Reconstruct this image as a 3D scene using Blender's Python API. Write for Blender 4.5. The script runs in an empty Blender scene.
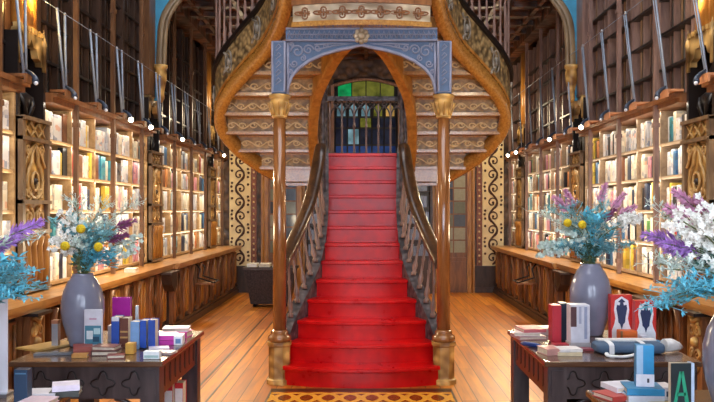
import bpy, bmesh, math, random
from mathutils import Vector, Matrix
random.seed(7)
PI = math.pi
scene = bpy.context.scene
COL = scene.collection

# ------------------------------------------------------------------ materials
def lin(c):
    if isinstance(c, str):
        c = c.lstrip('#'); c = [int(c[i:i+2], 16)/255 for i in (0, 2, 4)]
    return tuple((v/12.92 if v <= .04045 else ((v+.055)/1.055)**2.4) for v in c[:3]) + (1.0,)

def newmat(name):
    m = bpy.data.materials.new(name); m.use_nodes = True
    nt = m.node_tree; b = nt.nodes['Principled BSDF']
    return m, nt, b

def N(nt, t, **kw):
    n = nt.nodes.new(t)
    for k, v in kw.items():
        if k in ('operation', 'blend_type', 'data_type', 'noise_dimensions', 'feature', 'wave_type', 'bands_direction', 'rings_direction', 'attribute_name', 'interpolation', 'coloring', 'distance'):
            setattr(n, k, v)
        else:
            n.inputs[k.replace('_', ' ')].default_value = v
    return n

def coords(nt, scale=(1, 1, 1), kind='Object'):
    tc = nt.nodes.new('ShaderNodeTexCoord'); mp = nt.nodes.new('ShaderNodeMapping')
    mp.inputs['Scale'].default_value = scale
    nt.links.new(tc.outputs[kind], mp.inputs['Vector'])
    return mp.outputs['Vector']

def ramp(nt, fac, stops):
    r = nt.nodes.new('ShaderNodeValToRGB')
    e = r.color_ramp.elements
    while len(e) < len(stops): e.new(.5)
    for i, (p, c) in enumerate(stops):
        e[i].position = p; e[i].color = lin(c)
    nt.links.new(fac, r.inputs['Fac'])
    return r.outputs['Color']

def bump(nt, b, h, strength=.4, dist=.01):
    bp = nt.nodes.new('ShaderNodeBump'); bp.inputs['Strength'].default_value = strength
    bp.inputs['Distance'].default_value = dist
    nt.links.new(h, bp.inputs['Height']); nt.links.new(bp.outputs['Normal'], b.inputs['Normal'])

def plain(name, col, rough=.5, metal=0., spec=.5, var=.12, scale=12, bmp=0):
    m, nt, b = newmat(name)
    v = coords(nt, (scale,)*3)
    n = N(nt, 'ShaderNodeTexNoise', Scale=1.0, Detail=3.0); nt.links.new(v, n.inputs['Vector'])
    c = lin(col)
    hi = [min(1, x*(1+var)) for x in c[:3]]; lo = [x*(1-var) for x in c[:3]]
    r = nt.nodes.new('ShaderNodeValToRGB')
    r.color_ramp.elements[0].color = (*lo, 1); r.color_ramp.elements[1].color = (*hi, 1)
    r.color_ramp.elements[0].position = .3; r.color_ramp.elements[1].position = .7
    nt.links.new(n.outputs['Fac'], r.inputs['Fac']); nt.links.new(r.outputs['Color'], b.inputs['Base Color'])
    b.inputs['Roughness'].default_value = rough; b.inputs['Metallic'].default_value = metal
    b.inputs['Specular IOR Level'].default_value = spec
    if bmp: bump(nt, b, n.outputs['Fac'], bmp, .01)
    return m

def wood(name, c0, c1, scale=(6, 6, 1.2), rough=.35, bmp=.15, coat=0.):
    m, nt, b = newmat(name)
    v = coords(nt, scale)
    n = N(nt, 'ShaderNodeTexNoise', Scale=3.0, Detail=5.0, Distortion=.6); nt.links.new(v, n.inputs['Vector'])
    nt.links.new(ramp(nt, n.outputs['Fac'], [(.3, c0), (.7, c1)]), b.inputs['Base Color'])
    b.inputs['Roughness'].default_value = rough
    if coat: b.inputs['Coat Weight'].default_value = coat; b.inputs['Coat Roughness'].default_value = .12
    bump(nt, b, n.outputs['Fac'], bmp, .004)
    return m

def carved(name, c0, c1, scale=14, rough=.42, strength=.9, dist=.02, squash=(1, 1, 1)):
    """carved relief: grooves coloured darker, raised leaves paler"""
    m, nt, b = newmat(name)
    v = coords(nt, tuple(scale*s for s in squash))
    nz = N(nt, 'ShaderNodeTexNoise', Scale=.8, Detail=2.0); nt.links.new(v, nz.inputs['Vector'])
    mix = N(nt, 'ShaderNodeMix', data_type='VECTOR'); mix.inputs[0].default_value = .25
    nt.links.new(v, mix.inputs[4]); nt.links.new(nz.outputs['Color'], mix.inputs[5])
    vo = N(nt, 'ShaderNodeTexVoronoi', Scale=1.0, feature='SMOOTH_F1'); nt.links.new(mix.outputs[1], vo.inputs['Vector'])
    nt.links.new(ramp(nt, vo.outputs['Distance'], [(.15, c1), (.62, c0)]), b.inputs['Base Color'])
    b.inputs['Roughness'].default_value = rough
    inv = N(nt, 'ShaderNodeMath', operation='SUBTRACT'); inv.inputs[0].default_value = 1
    nt.links.new(vo.outputs['Distance'], inv.inputs[1])
    bump(nt, b, inv.outputs[0], strength, dist)
    return m

def emit(name, col, strength):
    m, nt, b = newmat(name)
    b.inputs['Base Color'].default_value = lin(col)
    b.inputs['Emission Color'].default_value = lin(col)
    b.inputs['Emission Strength'].default_value = strength
    return m

M = {}
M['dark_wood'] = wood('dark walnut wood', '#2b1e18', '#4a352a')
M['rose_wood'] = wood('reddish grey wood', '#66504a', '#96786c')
M['mid_wood'] = wood('mid brown wood', '#6b4224', '#966339')
M['col_left'] = wood('brown colonnette wood', '#553823', '#7c5636')
M['gold_wood'] = wood('golden oak wood', '#8f5a22', '#c18a41', rough=.3)
M['shelf_right'] = wood('greyish shelf oak', '#86705a', '#b09678', scale=(6, 1.2, 6))
M['shelf_wood'] = wood('shelf oak', '#98754c', '#c4a070', scale=(6, 1.2, 6))
M['rail_wood'] = wood('polished bright oak', '#8c5e24', '#bd8a42', scale=(16, 4, 16), rough=.25, bmp=.05, coat=.4)
M['counter_top'] = wood('counter top oak', '#8a5a28', '#bf8845', scale=(6, 1.0, 6), rough=.34, coat=.1)
M['table_top'] = wood('table top walnut', '#4a3324', '#705139', scale=(1.5, 6, 6), rough=.24, coat=.5)
M['table_wood'] = wood('table dark wood', '#332b2d', '#544a4a', rough=.3)
M['column_wood'] = wood('polished column wood', '#70421f', '#a06a3a', rough=.2, coat=.7)
M['rail_dark'] = wood('dark polished rail', '#33231a', '#5f452d', rough=.3, coat=.3)
M['black_wood'] = plain('blackened wood', '#1d1513', .35)
M['grey_wood'] = carved('grey painted carving', '#2d2a2e', '#655e62', 26, strength=.7)
M['carve_gold'] = carved('gilded carving', '#7a5122', '#e2b566', 16)
M['carve_tan'] = carved('tan carving', '#4f3716', '#d2ad6c', 11, squash=(1, 1, 1.2))
M['carve_pale'] = carved('pale stone-like carving', '#8c7a62', '#dcd0b8', 12, squash=(1, 1, 1.4))
M['carve_gray'] = carved('silvered carving', '#5d564c', '#aaa398', 20)
M['soffit'] = wood('underside oak', '#7d5626', '#a97c40', rough=.9)
M['tracery'] = wood('pale carved oak', '#94703e', '#c9a467')
M['rib'] = wood('arch rib wood', '#6a5843', '#96805f')
M['face'] = carved('stair face carving', '#54452e', '#b59c6e', 28, strength=.8)
M['riser_ground'] = carved('oak riser ground', '#73552d', '#b08a50', 30, strength=.6, dist=.01)
M['riser_leaf'] = plain('pale leaf carving', '#d6bb8c', .45)  # paler than the riser ground behind it
M['carve_brown'] = carved('brown carving', '#33231a', '#6a4f38', 14)
M['carve_panel'] = carved('counter carving', '#4a2b14', '#8d5a2c', 13)
M['carve_ceiling'] = carved('ceiling carving', '#2c160c', '#6a3d20', 9, dist=.03)
M['bronze'] = plain('dark bronze', '#1c1614', .4, .3, bmp=.6, scale=20)
M['blue_paint'] = plain('blue painted ground', '#40597c', .5, scale=20)
M['lilac_paint'] = plain('lilac grey painted relief', '#85889e', .45, scale=20)
M['blue_wall'] = plain('blue plaster', '#3f8fb4', .8)
M['cream'] = plain('cream plaster', '#f3deaa', .6, scale=4)
M['vine'] = plain('brown painted vine', '#4b2c1c', .5)
M['stud_red'] = wood('red brown strip', '#6e3a1e', '#94552f')
M['stud'] = plain('cream stud', '#e6c996', .4)
M['steel'] = plain('dull steel', '#8b97a8', .45, .25)
M['black_metal'] = plain('black metal', '#17171b', .35, .6)
M['lamp_metal'] = plain('slate lamp metal', '#3f4a5c', .4, .3)
M['silver'] = plain('silver', '#b9bcc2', .28, .9)
M['vase'] = plain('slate glazed ceramic', '#8b8da0', .16, 0, .6, var=.18, scale=5)
M['white'] = plain('white paper', '#eceaf0', .5, var=.03)
M['page'] = plain('page edges', '#ddd2bd', .8, var=.1, scale=60)
M['bulb'] = emit('lit bulb', '#fff0cf', 25)
M['bulb_off'] = plain('lamp glass', '#d8dde6', .1)
M['orange_tag'] = plain('orange shelf tag', '#c98a5e', .5)
M['leaf_teal'] = plain('teal leaves', '#7dbac4', .6, var=.35, scale=25)
M['leaf_blue'] = plain('blue dyed leaves', '#70cbe0', .6, var=.35, scale=25)
M['leaf_sage'] = plain('sage leaves', '#cddfd6', .7, var=.3, scale=25)
M['leaf_green'] = plain('dark green leaves', '#4f7a6a', .6, var=.3, scale=25)
M['white_flower'] = plain('white dried flower', '#f0f2e8', .8, var=.15, scale=40)
M['yellow_flower'] = plain('yellow ball flower', '#e8c91f', .8, var=.25, scale=160, bmp=.8)
M['pink_plume'] = plain('pink plume', '#d8a0bf', .8, var=.25, scale=40)
M['purple_plume'] = plain('purple plume', '#b183cc', .8, var=.3, scale=40)
M['mauve_plume'] = plain('dark mauve plume', '#96507e', .8, var=.3, scale=40)
M['stem'] = plain('dry stem', '#6d7a4c', .7)
M['lead'] = plain('dark leading', '#1b1c22', .5)
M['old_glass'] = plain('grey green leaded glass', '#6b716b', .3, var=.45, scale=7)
M['bar_tan'] = wood('tan bar wood', '#7c6149', '#ab8b6c')
M['pil'] = wood('grey brown pilaster wood', '#5c4834', '#86694a')
M['shaded_glass'] = plain('shaded grey green leaded glass', '#474b46', .25, var=.5, scale=7)  # darker copy of the pane glass, weaker light on the left painted in
M['floor_rail'] = plain('dark floor rail', '#3b2413', .35)
M['basket'] = carved('dark woven basket', '#1d1517', '#3d3030', 60, strength=.5, dist=.004)

def m_floor():
    m, nt, b = newmat('plank floor')
    tc = nt.nodes.new('ShaderNodeTexCoord')
    mp = nt.nodes.new('ShaderNodeMapping'); mp.inputs['Rotation'].default_value = (0, 0, PI/2)
    nt.links.new(tc.outputs['Object'], mp.inputs['Vector'])
    br = nt.nodes.new('ShaderNodeTexBrick')
    br.inputs['Scale'].default_value = 1; br.inputs['Brick Width'].default_value = 2.6; br.inputs['Row Height'].default_value = .13
    br.inputs['Mortar Size'].default_value = .004; br.inputs['Mortar Smooth'].default_value = .3
    br.inputs['Color1'].default_value = lin('#b2601a'); br.inputs['Color2'].default_value = lin('#da8c30'); br.inputs['Mortar'].default_value = lin('#4a2a12')
    nt.links.new(mp.outputs['Vector'], br.inputs['Vector'])
    v = coords(nt, (14, .9, 1))
    n = N(nt, 'ShaderNodeTexNoise', Scale=1.5, Detail=6.0, Distortion=.4); nt.links.new(v, n.inputs['Vector'])
    g = ramp(nt, n.outputs['Fac'], [(.25, '#a08468'), (.65, '#ffffff')])
    mx = N(nt, 'ShaderNodeMix', data_type='RGBA', blend_type='MULTIPLY'); mx.inputs[0].default_value = .8
    nt.links.new(br.outputs['Color'], mx.inputs[6]); nt.links.new(g, mx.inputs[7])
    nt.links.new(mx.outputs[2], b.inputs['Base Color'])
    rr = nt.nodes.new('ShaderNodeMapRange'); rr.inputs[3].default_value = .3; rr.inputs[4].default_value = .5
    nt.links.new(n.outputs['Fac'], rr.inputs[0]); nt.links.new(rr.outputs[0], b.inputs['Roughness'])
    bump(nt, b, br.outputs['Fac'], -.3, .004)
    return m
M['floor'] = m_floor()

def m_inlay():
    m, nt, b = newmat('ring marquetry')
    v = coords(nt, (1, 1, 1))
    sep = nt.nodes.new('ShaderNodeSeparateXYZ'); nt.links.new(v, sep.inputs[0])
    def mth(op, a, c=None):
        n = N(nt, 'ShaderNodeMath', operation=op)
        for i, q in enumerate((a, c)):
            if q is None: continue
            if isinstance(q, (int, float)): n.inputs[i].default_value = q
            else: nt.links.new(q, n.inputs[i])
        return n.outputs[0]
    # overlapping rings of pale wood set 0.36 m apart
    def rings(off):
        fx = mth('SUBTRACT', mth('FRACT', mth('DIVIDE', mth('ADD', sep.outputs[0], 9.0+off), .36)), .5)
        fy = mth('DIVIDE', mth('ADD', sep.outputs[1], -.08), .36)
        d = mth('SQRT', mth('ADD', mth('MULTIPLY', fx, fx), mth('MULTIPLY', fy, fy)))
        return mth('LESS_THAN', mth('ABSOLUTE', mth('SUBTRACT', d, .47)), .07)
    r = mth('MAXIMUM', rings(0), rings(.18))
    mx = N(nt, 'ShaderNodeMix', data_type='RGBA'); nt.links.new(r, mx.inputs[0])
    mx.inputs[6].default_value = lin('#7b3d12'); mx.inputs[7].default_value = lin('#e0a03a')
    nt.links.new(mx.outputs[2], b.inputs['Base Color']); b.inputs['Roughness'].default_value = .2
    return m
M['inlay'] = m_inlay()

def m_red():
    m, nt, b = newmat('red lacquer paint')
    v = coords(nt, (9, 3, 9))
    n = N(nt, 'ShaderNodeTexNoise', Scale=1.0, Detail=4.0); nt.links.new(v, n.inputs['Vector'])
    nt.links.new(ramp(nt, n.outputs['Fac'], [(.3, '#b8060e'), (.7, '#d81210')]), b.inputs['Base Color'])
    rr = nt.nodes.new('ShaderNodeMapRange'); rr.inputs[3].default_value = .22; rr.inputs[4].default_value = .38
    nt.links.new(n.outputs['Fac'], rr.inputs[0]); nt.links.new(rr.outputs[0], b.inputs['Roughness'])
    b.inputs['Specular IOR Level'].default_value = .32; b.inputs['Coat Weight'].default_value = .0; b.inputs['Coat Roughness'].default_value = .2
    bump(nt, b, n.outputs['Fac'], .15, .004)
    return m
M['red'] = m_red()

def m_book(attr=False):
    """cloth or paper cover in the book's own colour with printed blocks"""
    m, nt, b = newmat('printed cover' + (' row' if attr else ''))
    if attr:
        c = nt.nodes.new('ShaderNodeVertexColor'); c.layer_name = 'Col'; col = c.outputs['Color']; loc = coords(nt, (1, 5, 9))
    else:
        oi = nt.nodes.new('ShaderNodeObjectInfo'); col = oi.outputs['Color']
        tc = nt.nodes.new('ShaderNodeTexCoord')
        mp = nt.nodes.new('ShaderNodeMapping'); mp.inputs['Scale'].default_value = (2, 2, 5)
        nt.links.new(tc.outputs['Generated'], mp.inputs['Vector'])
        ad = N(nt, 'ShaderNodeVectorMath', operation='ADD')
        nt.links.new(mp.outputs['Vector'], ad.inputs[0])
        cm = nt.nodes.new('ShaderNodeCombineXYZ')
        sc = N(nt, 'ShaderNodeMath', operation='MULTIPLY'); sc.inputs[1].default_value = 37
        nt.links.new(oi.outputs['Random'], sc.inputs[0])
        nt.links.new(sc.outputs[0], cm.inputs[0]); nt.links.new(sc.outputs[0], cm.inputs[2])
        nt.links.new(cm.outputs[0], ad.inputs[1]); loc = ad.outputs[0]
    vo = N(nt, 'ShaderNodeTexVoronoi', Scale=1.0, feature='F1', distance='CHEBYCHEV'); nt.links.new(loc, vo.inputs['Vector'])
    sp = nt.nodes.new('ShaderNodeSeparateColor'); nt.links.new(vo.outputs['Color'], sp.inputs[0])
    r = nt.nodes.new('ShaderNodeValToRGB'); r.color_ramp.interpolation = 'CONSTANT'
    e = r.color_ramp.elements
    stops = [(0, (1, 1, 1)), (.55, (.62, .62, .66)), (.68, (1, .93, .8)), (.8, (.3, .36, .5)), (.88, (1.0, .55, .35)), (.94, (1, 1, 1))]
    while len(e) < len(stops): e.new(.5)
    for i, (p, cc) in enumerate(stops): e[i].position = p; e[i].color = (*cc, 1)
    nt.links.new(sp.outputs[0], r.inputs[0])
    mx = N(nt, 'ShaderNodeMix', data_type='RGBA', blend_type='MULTIPLY'); mx.inputs[0].default_value = .75
    nt.links.new(col, mx.inputs[6]); nt.links.new(r.outputs[0], mx.inputs[7])
    nt.links.new(mx.outputs[2], b.inputs['Base Color']); b.inputs['Roughness'].default_value = .35
    return m
M['book'] = m_book(); M['book_row'] = m_book(True)
_solid = {}
def solid(col, rough=.4, metal=0):
    k = (col, rough, metal)
    if k not in _solid: _solid[k] = plain('painted '+col, col, rough, metal, var=.08, scale=30)
    return _solid[k]

def glass_mat(name, col, s):
    """stained glass pane lit by the daylight outside"""
    m, nt, b = newmat(name)
    v = coords(nt, (3, 3, 3))
    n = N(nt, 'ShaderNodeTexNoise', Scale=1.5, Detail=3.0); nt.links.new(v, n.inputs['Vector'])
    c = lin(col)
    r = nt.nodes.new('ShaderNodeValToRGB')
    r.color_ramp.elements[0].position = .35; r.color_ramp.elements[0].color = (c[0]*.35, c[1]*.4, c[2]*.4, 1)
    r.color_ramp.elements[1].position = .62; r.color_ramp.elements[1].color = c
    nt.links.new(n.outputs['Fac'], r.inputs[0])
    nt.links.new(r.outputs[0], b.inputs['Base Color']); nt.links.new(r.outputs[0], b.inputs['Emission Color'])
    b.inputs['Emission Strength'].default_value = s; b.inputs['Roughness'].default_value = .1
    return m

# ------------------------------------------------------------------ mesh builder
class MB:
    def __init__(s): s.bm = bmesh.new()
    def face(s, vs, smooth=False):
        try:
            f = s.bm.faces.new(vs); f.smooth = smooth; return f
        except ValueError: return None
    def hexa(s, p):
        v = [s.bm.verts.new(q) for q in p]
        for a in ((0, 3, 2, 1), (4, 5, 6, 7), (0, 1, 5, 4), (1, 2, 6, 5), (2, 3, 7, 6), (3, 0, 4, 7)):
            s.face([v[i] for i in a])
        return s
    def box(s, x0, x1, y0, y1, z0, z1):
        if x0 > x1: x0, x1 = x1, x0
        if y0 > y1: y0, y1 = y1, y0
        if z0 > z1: z0, z1 = z1, z0
        return s.hexa([(x0, y0, z0), (x1, y0, z0), (x1, y1, z0), (x0, y1, z0), (x0, y0, z1), (x1, y0, z1), (x1, y1, z1), (x0, y1, z1)])
    def tube(s, pts, r, n=6, closed=False, flat=1.0):
        pts = [Vector(p) for p in pts]; L = len(pts)
        rs = r if isinstance(r, (list, tuple)) else [r]*L
        rings = []; prev = None
        for i, p in enumerate(pts):
            if closed: t = pts[(i+1) % L]-pts[i-1]
            else: t = pts[min(i+1, L-1)]-pts[max(i-1, 0)]
            if t.length < 1e-9: t = Vector((0, 0, 1))
            t.normalize()
            if prev is None:
                a = Vector((0, 0, 1)) if abs(t.z) < .9 else Vector((1, 0, 0))
                u = t.cross(a).normalized()
            else:
                u = (prev - t*prev.dot(t))
                u = u.normalized() if u.length > 1e-6 else t.orthogonal().normalized()
            prev = u; w = t.cross(u)
            rings.append([s.bm.verts.new(p + (u*math.cos(2*PI*j/n) + w*math.sin(2*PI*j/n)*flat)*rs[i]) for j in range(n)])
        for i in range(L if closed else L-1):
            A = rings[i]; B = rings[(i+1) % L]
            for j in range(n): s.face([A[j], A[(j+1) % n], B[(j+1) % n], B[j]], True)
        if not closed:
            s.face(rings[0][::-1]); s.face(rings[-1])
        return s
    def lathe(s, prof, c=(0, 0, 0), n=16, smooth=True, rot=0, sy=1.0, sx=1.0):
        rings = []
        for r, z in prof:
            rings.append([s.bm.verts.new((c[0]+sx*max(r, 1e-4)*math.cos(rot+2*PI*j/n), c[1]+sy*max(r, 1e-4)*math.sin(rot+2*PI*j/n), c[2]+z)) for j in range(n)])
        for A, B in zip(rings, rings[1:]):
            for j in range(n): s.face([A[j], A[(j+1) % n], B[(j+1) % n], B[j]], smooth)
        s.face(rings[0][::-1]); s.face(rings[-1])
        return s
    def prism(s, poly, f0, f1):
        """poly list of (u,v); f0,f1 map (u,v)->3D for the two caps"""
        a = [s.bm.verts.new(f0(*p)) for p in poly]; b = [s.bm.verts.new(f1(*p)) for p in poly]
        s.face(a[::-1]); s.face(b)
        n = len(poly)
        for i in range(n): s.face([a[i], a[(i+1) % n], b[(i+1) % n], b[i]])
        return s
    def sweep(s, path, secs, smooth=False):
        """path: list of Vector; secs: list (per point) of lists of 3D points"""
        rings = [[s.bm.verts.new(p) for p in sec] for sec in secs]
        n = len(rings[0])
        for A, B in zip(rings, rings[1:]):
            for j in range(n): s.face([A[j], A[(j+1) % n], B[(j+1) % n], B[j]], smooth)
        s.face(rings[0][::-1]); s.face(rings[-1])
        return s
    def ball(s, c, r, n=8, sz=1.0):
        prof = [(r*math.sin(PI*i/n), -r*sz*math.cos(PI*i/n)) for i in range(n+1)]
        return s.lathe(prof, c, n+2)
    def leaf(s, p, d, up, L, W):
        p = Vector(p); d = Vector(d).normalized(); sd = d.cross(Vector(up))
        if sd.length < 1e-5: sd = d.orthogonal()
        sd.normalize(); nn = sd.cross(d)
        a = s.bm.verts.new(p); b_ = s.bm.verts.new(p+d*L*.5+sd*W+nn*W*.35); c = s.bm.verts.new(p+d*L+nn*W*.1); e = s.bm.verts.new(p+d*L*.5-sd*W+nn*W*.35)
        m_ = s.bm.verts.new(p+d*L*.5 - nn*W*.15)
        s.face([a, b_, m_]); s.face([b_, c, m_]); s.face([c, e, m_]); s.face([e, a, m_])
        return s
    def build(s, name, mat, parent=None, origin=None, bevel=0):
        bmesh.ops.recalc_face_normals(s.bm, faces=s.bm.faces)
        if parent is not None and origin is None:
            off = wloc(parent)
        else: off = Vector(origin) if origin is not None else Vector((0, 0, 0))
        if off.length: bmesh.ops.translate(s.bm, verts=s.bm.verts, vec=-off)
        me = bpy.data.meshes.new(name); s.bm.to_mesh(me); s.bm.free()
        if isinstance(mat, (list, tuple)):
            for q in mat: me.materials.append(q)
        else: me.materials.append(mat)
        o = bpy.data.objects.new(name, me); COL.objects.link(o)
        if parent is not None:
            o.parent = parent
            if origin is not None: o.location = Vector(origin) - wloc(parent)
        else: o.location = off
        if bevel:
            md = o.modifiers.new('bevel', 'BEVEL'); md.width = bevel; md.segments = 2; md.limit_method = 'ANGLE'
        return o

def wloc(o):
    v = Vector((0, 0, 0))
    while o is not None: v = v + o.location; o = o.parent
    return v

def thing(name, label, cat, loc=(0, 0, 0), group=None, rz=0):
    o = bpy.data.objects.new(name, None); COL.objects.link(o); o.empty_display_size = .1
    o.location = loc; o.rotation_euler = (0, 0, rz)
    o['label'] = label; o['category'] = cat
    if group: o['group'] = group
    return o
def tag(o, label, cat, group=None, kind=None):
    o['label'] = label; o['category'] = cat
    if group: o['group'] = group
    if kind: o['kind'] = kind
    return o
def struct(name, mb, mat, parent=None):
    o = mb.build(name, mat, parent)
    if parent is None: o['kind'] = 'structure'
    return o

def catmull(pts, n=8):
    pts = [Vector(p) for p in pts]; out = []
    for i in range(len(pts)-1):
        p0 = pts[max(i-1, 0)]; p1 = pts[i]; p2 = pts[i+1]; p3 = pts[min(i+2, len(pts)-1)]
        for k in range(n):
            t = k/n
            out.append(.5*((2*p1)+(-p0+p2)*t+(2*p0-5*p1+4*p2-p3)*t*t+(-p0+3*p1-3*p2+p3)*t**3))
    out.append(pts[-1]); return out

def interp(tab, x):
    if x <= tab[0][0]: return tab[0][1]
    for (a, va), (b, vb) in zip(tab, tab[1:]):
        if x <= b: return va+(vb-va)*(x-a)/(b-a)
    return tab[-1][1]

ORD = ['first', 'second', 'third', 'fourth', 'fifth', 'sixth', 'seventh', 'eighth', 'ninth', 'tenth', 'eleventh', 'twelfth', 'thirteenth', 'fourteenth', 'fifteenth',
       'sixteenth', 'seventeenth', 'eighteenth', 'nineteenth', 'twentieth', 'twenty-first', 'twenty-second', 'twenty-third', 'twenty-fourth', 'twenty-fifth', 'twenty-sixth', 'twenty-seventh', 'twenty-eighth', 'twenty-ninth', 'thirtieth']
SIDE = {-1: 'left', 1: 'right'}

# ------------------------------------------------------------------ camera
cam = bpy.data.objects.new('camera', bpy.data.cameras.new('camera')); COL.objects.link(cam)
cam.location = (0, 0, 1.55); cam.rotation_euler = (PI/2, 0, 0)
cam.data.sensor_width = 36; cam.data.lens = 36*800/714
cam.data.shift_x = -9/714; cam.data.shift_y = 9/714
cam.data.clip_start = .05; cam.data.clip_end = 100
scene.camera = cam

# ------------------------------------------------------------------ room shell
YB = 15.1; YF = -3.0; WX = 3.02; ZC = 4.44; YA = 10.24; ZT = 7.2
struct('floor', MB().box(-WX, WX, YF, YB, -.1, 0), M['floor'])
struct('wall_left', MB().box(-WX-.12, -WX, YF, YB, 0, ZT), M['dark_wood'])
struct('wall_right', MB().box(WX, WX+.12, YF, YB, 0, ZT), M['dark_wood'])
mb = MB()                                             # back wall with an opening for the stair window
WZ0, WZ1, WHX = 2.45, 4.02, .62; WXC = 0.0
mb.box(-WX, WXC-WHX, YB, YB+.15, 0, ZT); mb.box(WXC+WHX, WX, YB, YB+.15, 0, ZT)
mb.box(WXC-WHX, WXC+WHX, YB, YB+.15, 0, WZ0); mb.box(WXC-WHX, WXC+WHX, YB, YB+.15, WZ1, ZT)
struct('wall_back', mb, M['carve_brown'])
struct('wall_front', MB().box(-WX, WX, YF-.12, YF, 0, ZT), M['mid_wood'])
# gallery ceiling beyond the arch, coffered
mb = MB().box(-WX, WX, YA+.05, YB, ZC, ZC+.15)
struct('ceiling', mb, M['carve_ceiling'])
mb = MB()
for i in range(9): mb.box(-2.7, 2.7, YA+.3+i*.55, YA+.36+i*.55, ZC-.07, ZC)
for i in range(9): mb.box(-2.4+i*.6-.03, -2.4+i*.6+.03, YA+.2, YB, ZC-.07, ZC)
for s in (-1, 1): mb.box(s*2.55, s*2.72, YA+.2, YB, ZC-.16, ZC)
struct('trim_1', mb, M['carve_ceiling'])
# upper roof with glazed skylight
mb = MB(); mb.box(-WX, -2.0, YF, YB, ZT, ZT+.1); mb.box(2.0, WX, YF, YB, ZT, ZT+.1); mb.box(-2, 2, YF, 1.0, ZT, ZT+.1); mb.box(-2, 2, 10.0, YB, ZT, ZT+.1)
struct('ceiling.001', mb, M['carve_ceiling'])
sky = struct('window_2', MB().box(-2, 2, 1.0, 10.0, ZT+.02, ZT+.06), emit('skylight glass', '#e6e6ea', 5))
mb = MB()
for i in range(10): mb.box(-2, 2, 1.0+i*1.0-.03, 1.0+i*1.0+.03, ZT-.05, ZT+.02)
for i in range(5): mb.box(-2+i-.03, -2+i+.03, 1, 10, ZT-.05, ZT+.02)
mb.build('skylight_frame', M['dark_wood'], sky)
# entrance window behind the camera
win3 = struct('window_3', MB().box(-.85, .85, YF+.005, YF+.03, .9, 4.2), emit('entrance glass', '#dce9ff', 13))
mb = MB()
for i in range(5): mb.box(-.85+i*.425-.03, -.85+i*.425+.03, YF, YF+.08, .9, 4.2)
for i in range(5): mb.box(-.85, .85, YF, YF+.07, .9+i*.825-.03, .9+i*.825+.03)
mb.build('window_frame', M['dark_wood'], win3)

for i, (a, b) in enumerate(((-2.8, -1.35), (1.35, 2.8))):  # unseen glowing panels added either side of the entrance for more front light
    wn = struct(f'window_{4+i}', MB().box(a, b, YF+.005, YF+.03, .7, 4.4), emit('added front glow %d' % i, '#dce8fa', 13))
    mb = MB()
    for k in range(4): mb.box(a+k*(b-a)/3-.03, a+k*(b-a)/3+.03, YF, YF+.07, .7, 4.4); mb.box(a, b, YF, YF+.06, .7+k*1.23-.03, .7+k*1.23+.03)
    mb.build('window_frame', M['dark_wood'], wn)
# stair window in the back wall
WROOT = MB()
def archz(x): return WZ1-.16+.13*(1-(abs(x)/WHX)**1.7)
w = struct('window_1', MB().box(WXC-WHX, WXC+WHX, YB+.1, YB+.14, WZ0, WZ1), M['lead'])
gl = {'night': glass_mat('dark leaded glass', '#26304a', .25), 'green': glass_mat('green stained glass', '#17a862', .6), 'olive': glass_mat('olive stained glass', '#7d8438', .45), 'amber': glass_mat('amber glass', '#d8b468', .5), 'sky': glass_mat('pale blue glass', '#7fb0c8', .5), 'blue': glass_mat('deep blue glass', '#2a4a90', .3)}
top = ['green', 'olive', 'olive', 'olive']
for i in range(4):
    x0 = WXC-.53+i*.27; mb = MB()
    pts = [(x0, 3.68)] + [(x0+.25, 3.68)] + [(x0+.25-.05*k, archz(x0+.25-.05*k)) for k in range(6)]
    mb.prism(pts, lambda u, v: (u, YB+.06, v), lambda u, v: (u, YB+.085, v)); mb.build('pane', gl[top[i]], w)
rows = [(3.33, 3.56, ['sky', 'sky', 'sky', 'olive', 'amber']), (3.12, 3.29, ['night', 'night', 'olive', 'night', 'night']), (2.80, 3.08, ['night', 'sky', 'night', 'night', 'night']), (2.5, 2.76, ['blue']*5)]
for z0, z1, cs in rows:
    for i, c in enumerate(cs):
        x0 = WXC-.57+i*.232
        mb = MB()
        if z0 > 3.3:
            pts = [(x0+.02, z0), (x0+.18, z0), (x0+.18, z1-.12), (x0+.15, z1-.05), (x0+.1, z1), (x0+.05, z1-.05), (x0+.02, z1-.12)]
        else: pts = [(x0, z0), (x0+.2, z0), (x0+.2, z1), (x0, z1)]
        mb.prism(pts, lambda u, v: (u, YB+.06, v), lambda u, v: (u, YB+.085, v)); mb.build('pane', gl[c], w)
mb = MB()
mb.tube([(WXC+x, YB-.02, archz(x)+.03) for x in [-.62+.062*k for k in range(21)]], .035, 6)
mb.box(-.66, -.6, YB-.05, YB+.02, WZ0-.1, WZ1-.12); mb.box(.6, .66, YB-.05, YB+.02, WZ0-.1, WZ1-.12)
mb.box(-.62, .62, YB-.06, YB+.1, 3.58, 3.66); mb.box(-.66, .66, YB-.08, YB+.02, WZ0-.1, WZ0)
mb.build('window_frame', M['rose_wood'], w)
# garden daylight reaching the panes comes through the glass itself

# ------------------------------------------------------------------ wall furniture
def seg(s, d0, d1, y0, y1, z0, z1, mb):           # box given by distance from the room axis
    return mb.box(s*d0, s*d1, y0, y1, z0, z1)

PIL = [6.47, 10.2, 13.93]                          # pilaster centres
PW = .27
SH = [.93, 1.24, 1.55, 1.86, 2.16]                 # shelf tops
CZ = 2.46                                          # underside of cornice
BAYS = [(3.4, PIL[0]-PW), (PIL[0]+PW, PIL[1]-PW), (PIL[1]+PW, PIL[2]-PW), (PIL[2]+PW, YB-.01)]
BAYN = ['nearest', 'middle', 'far', 'farthest']

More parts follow.
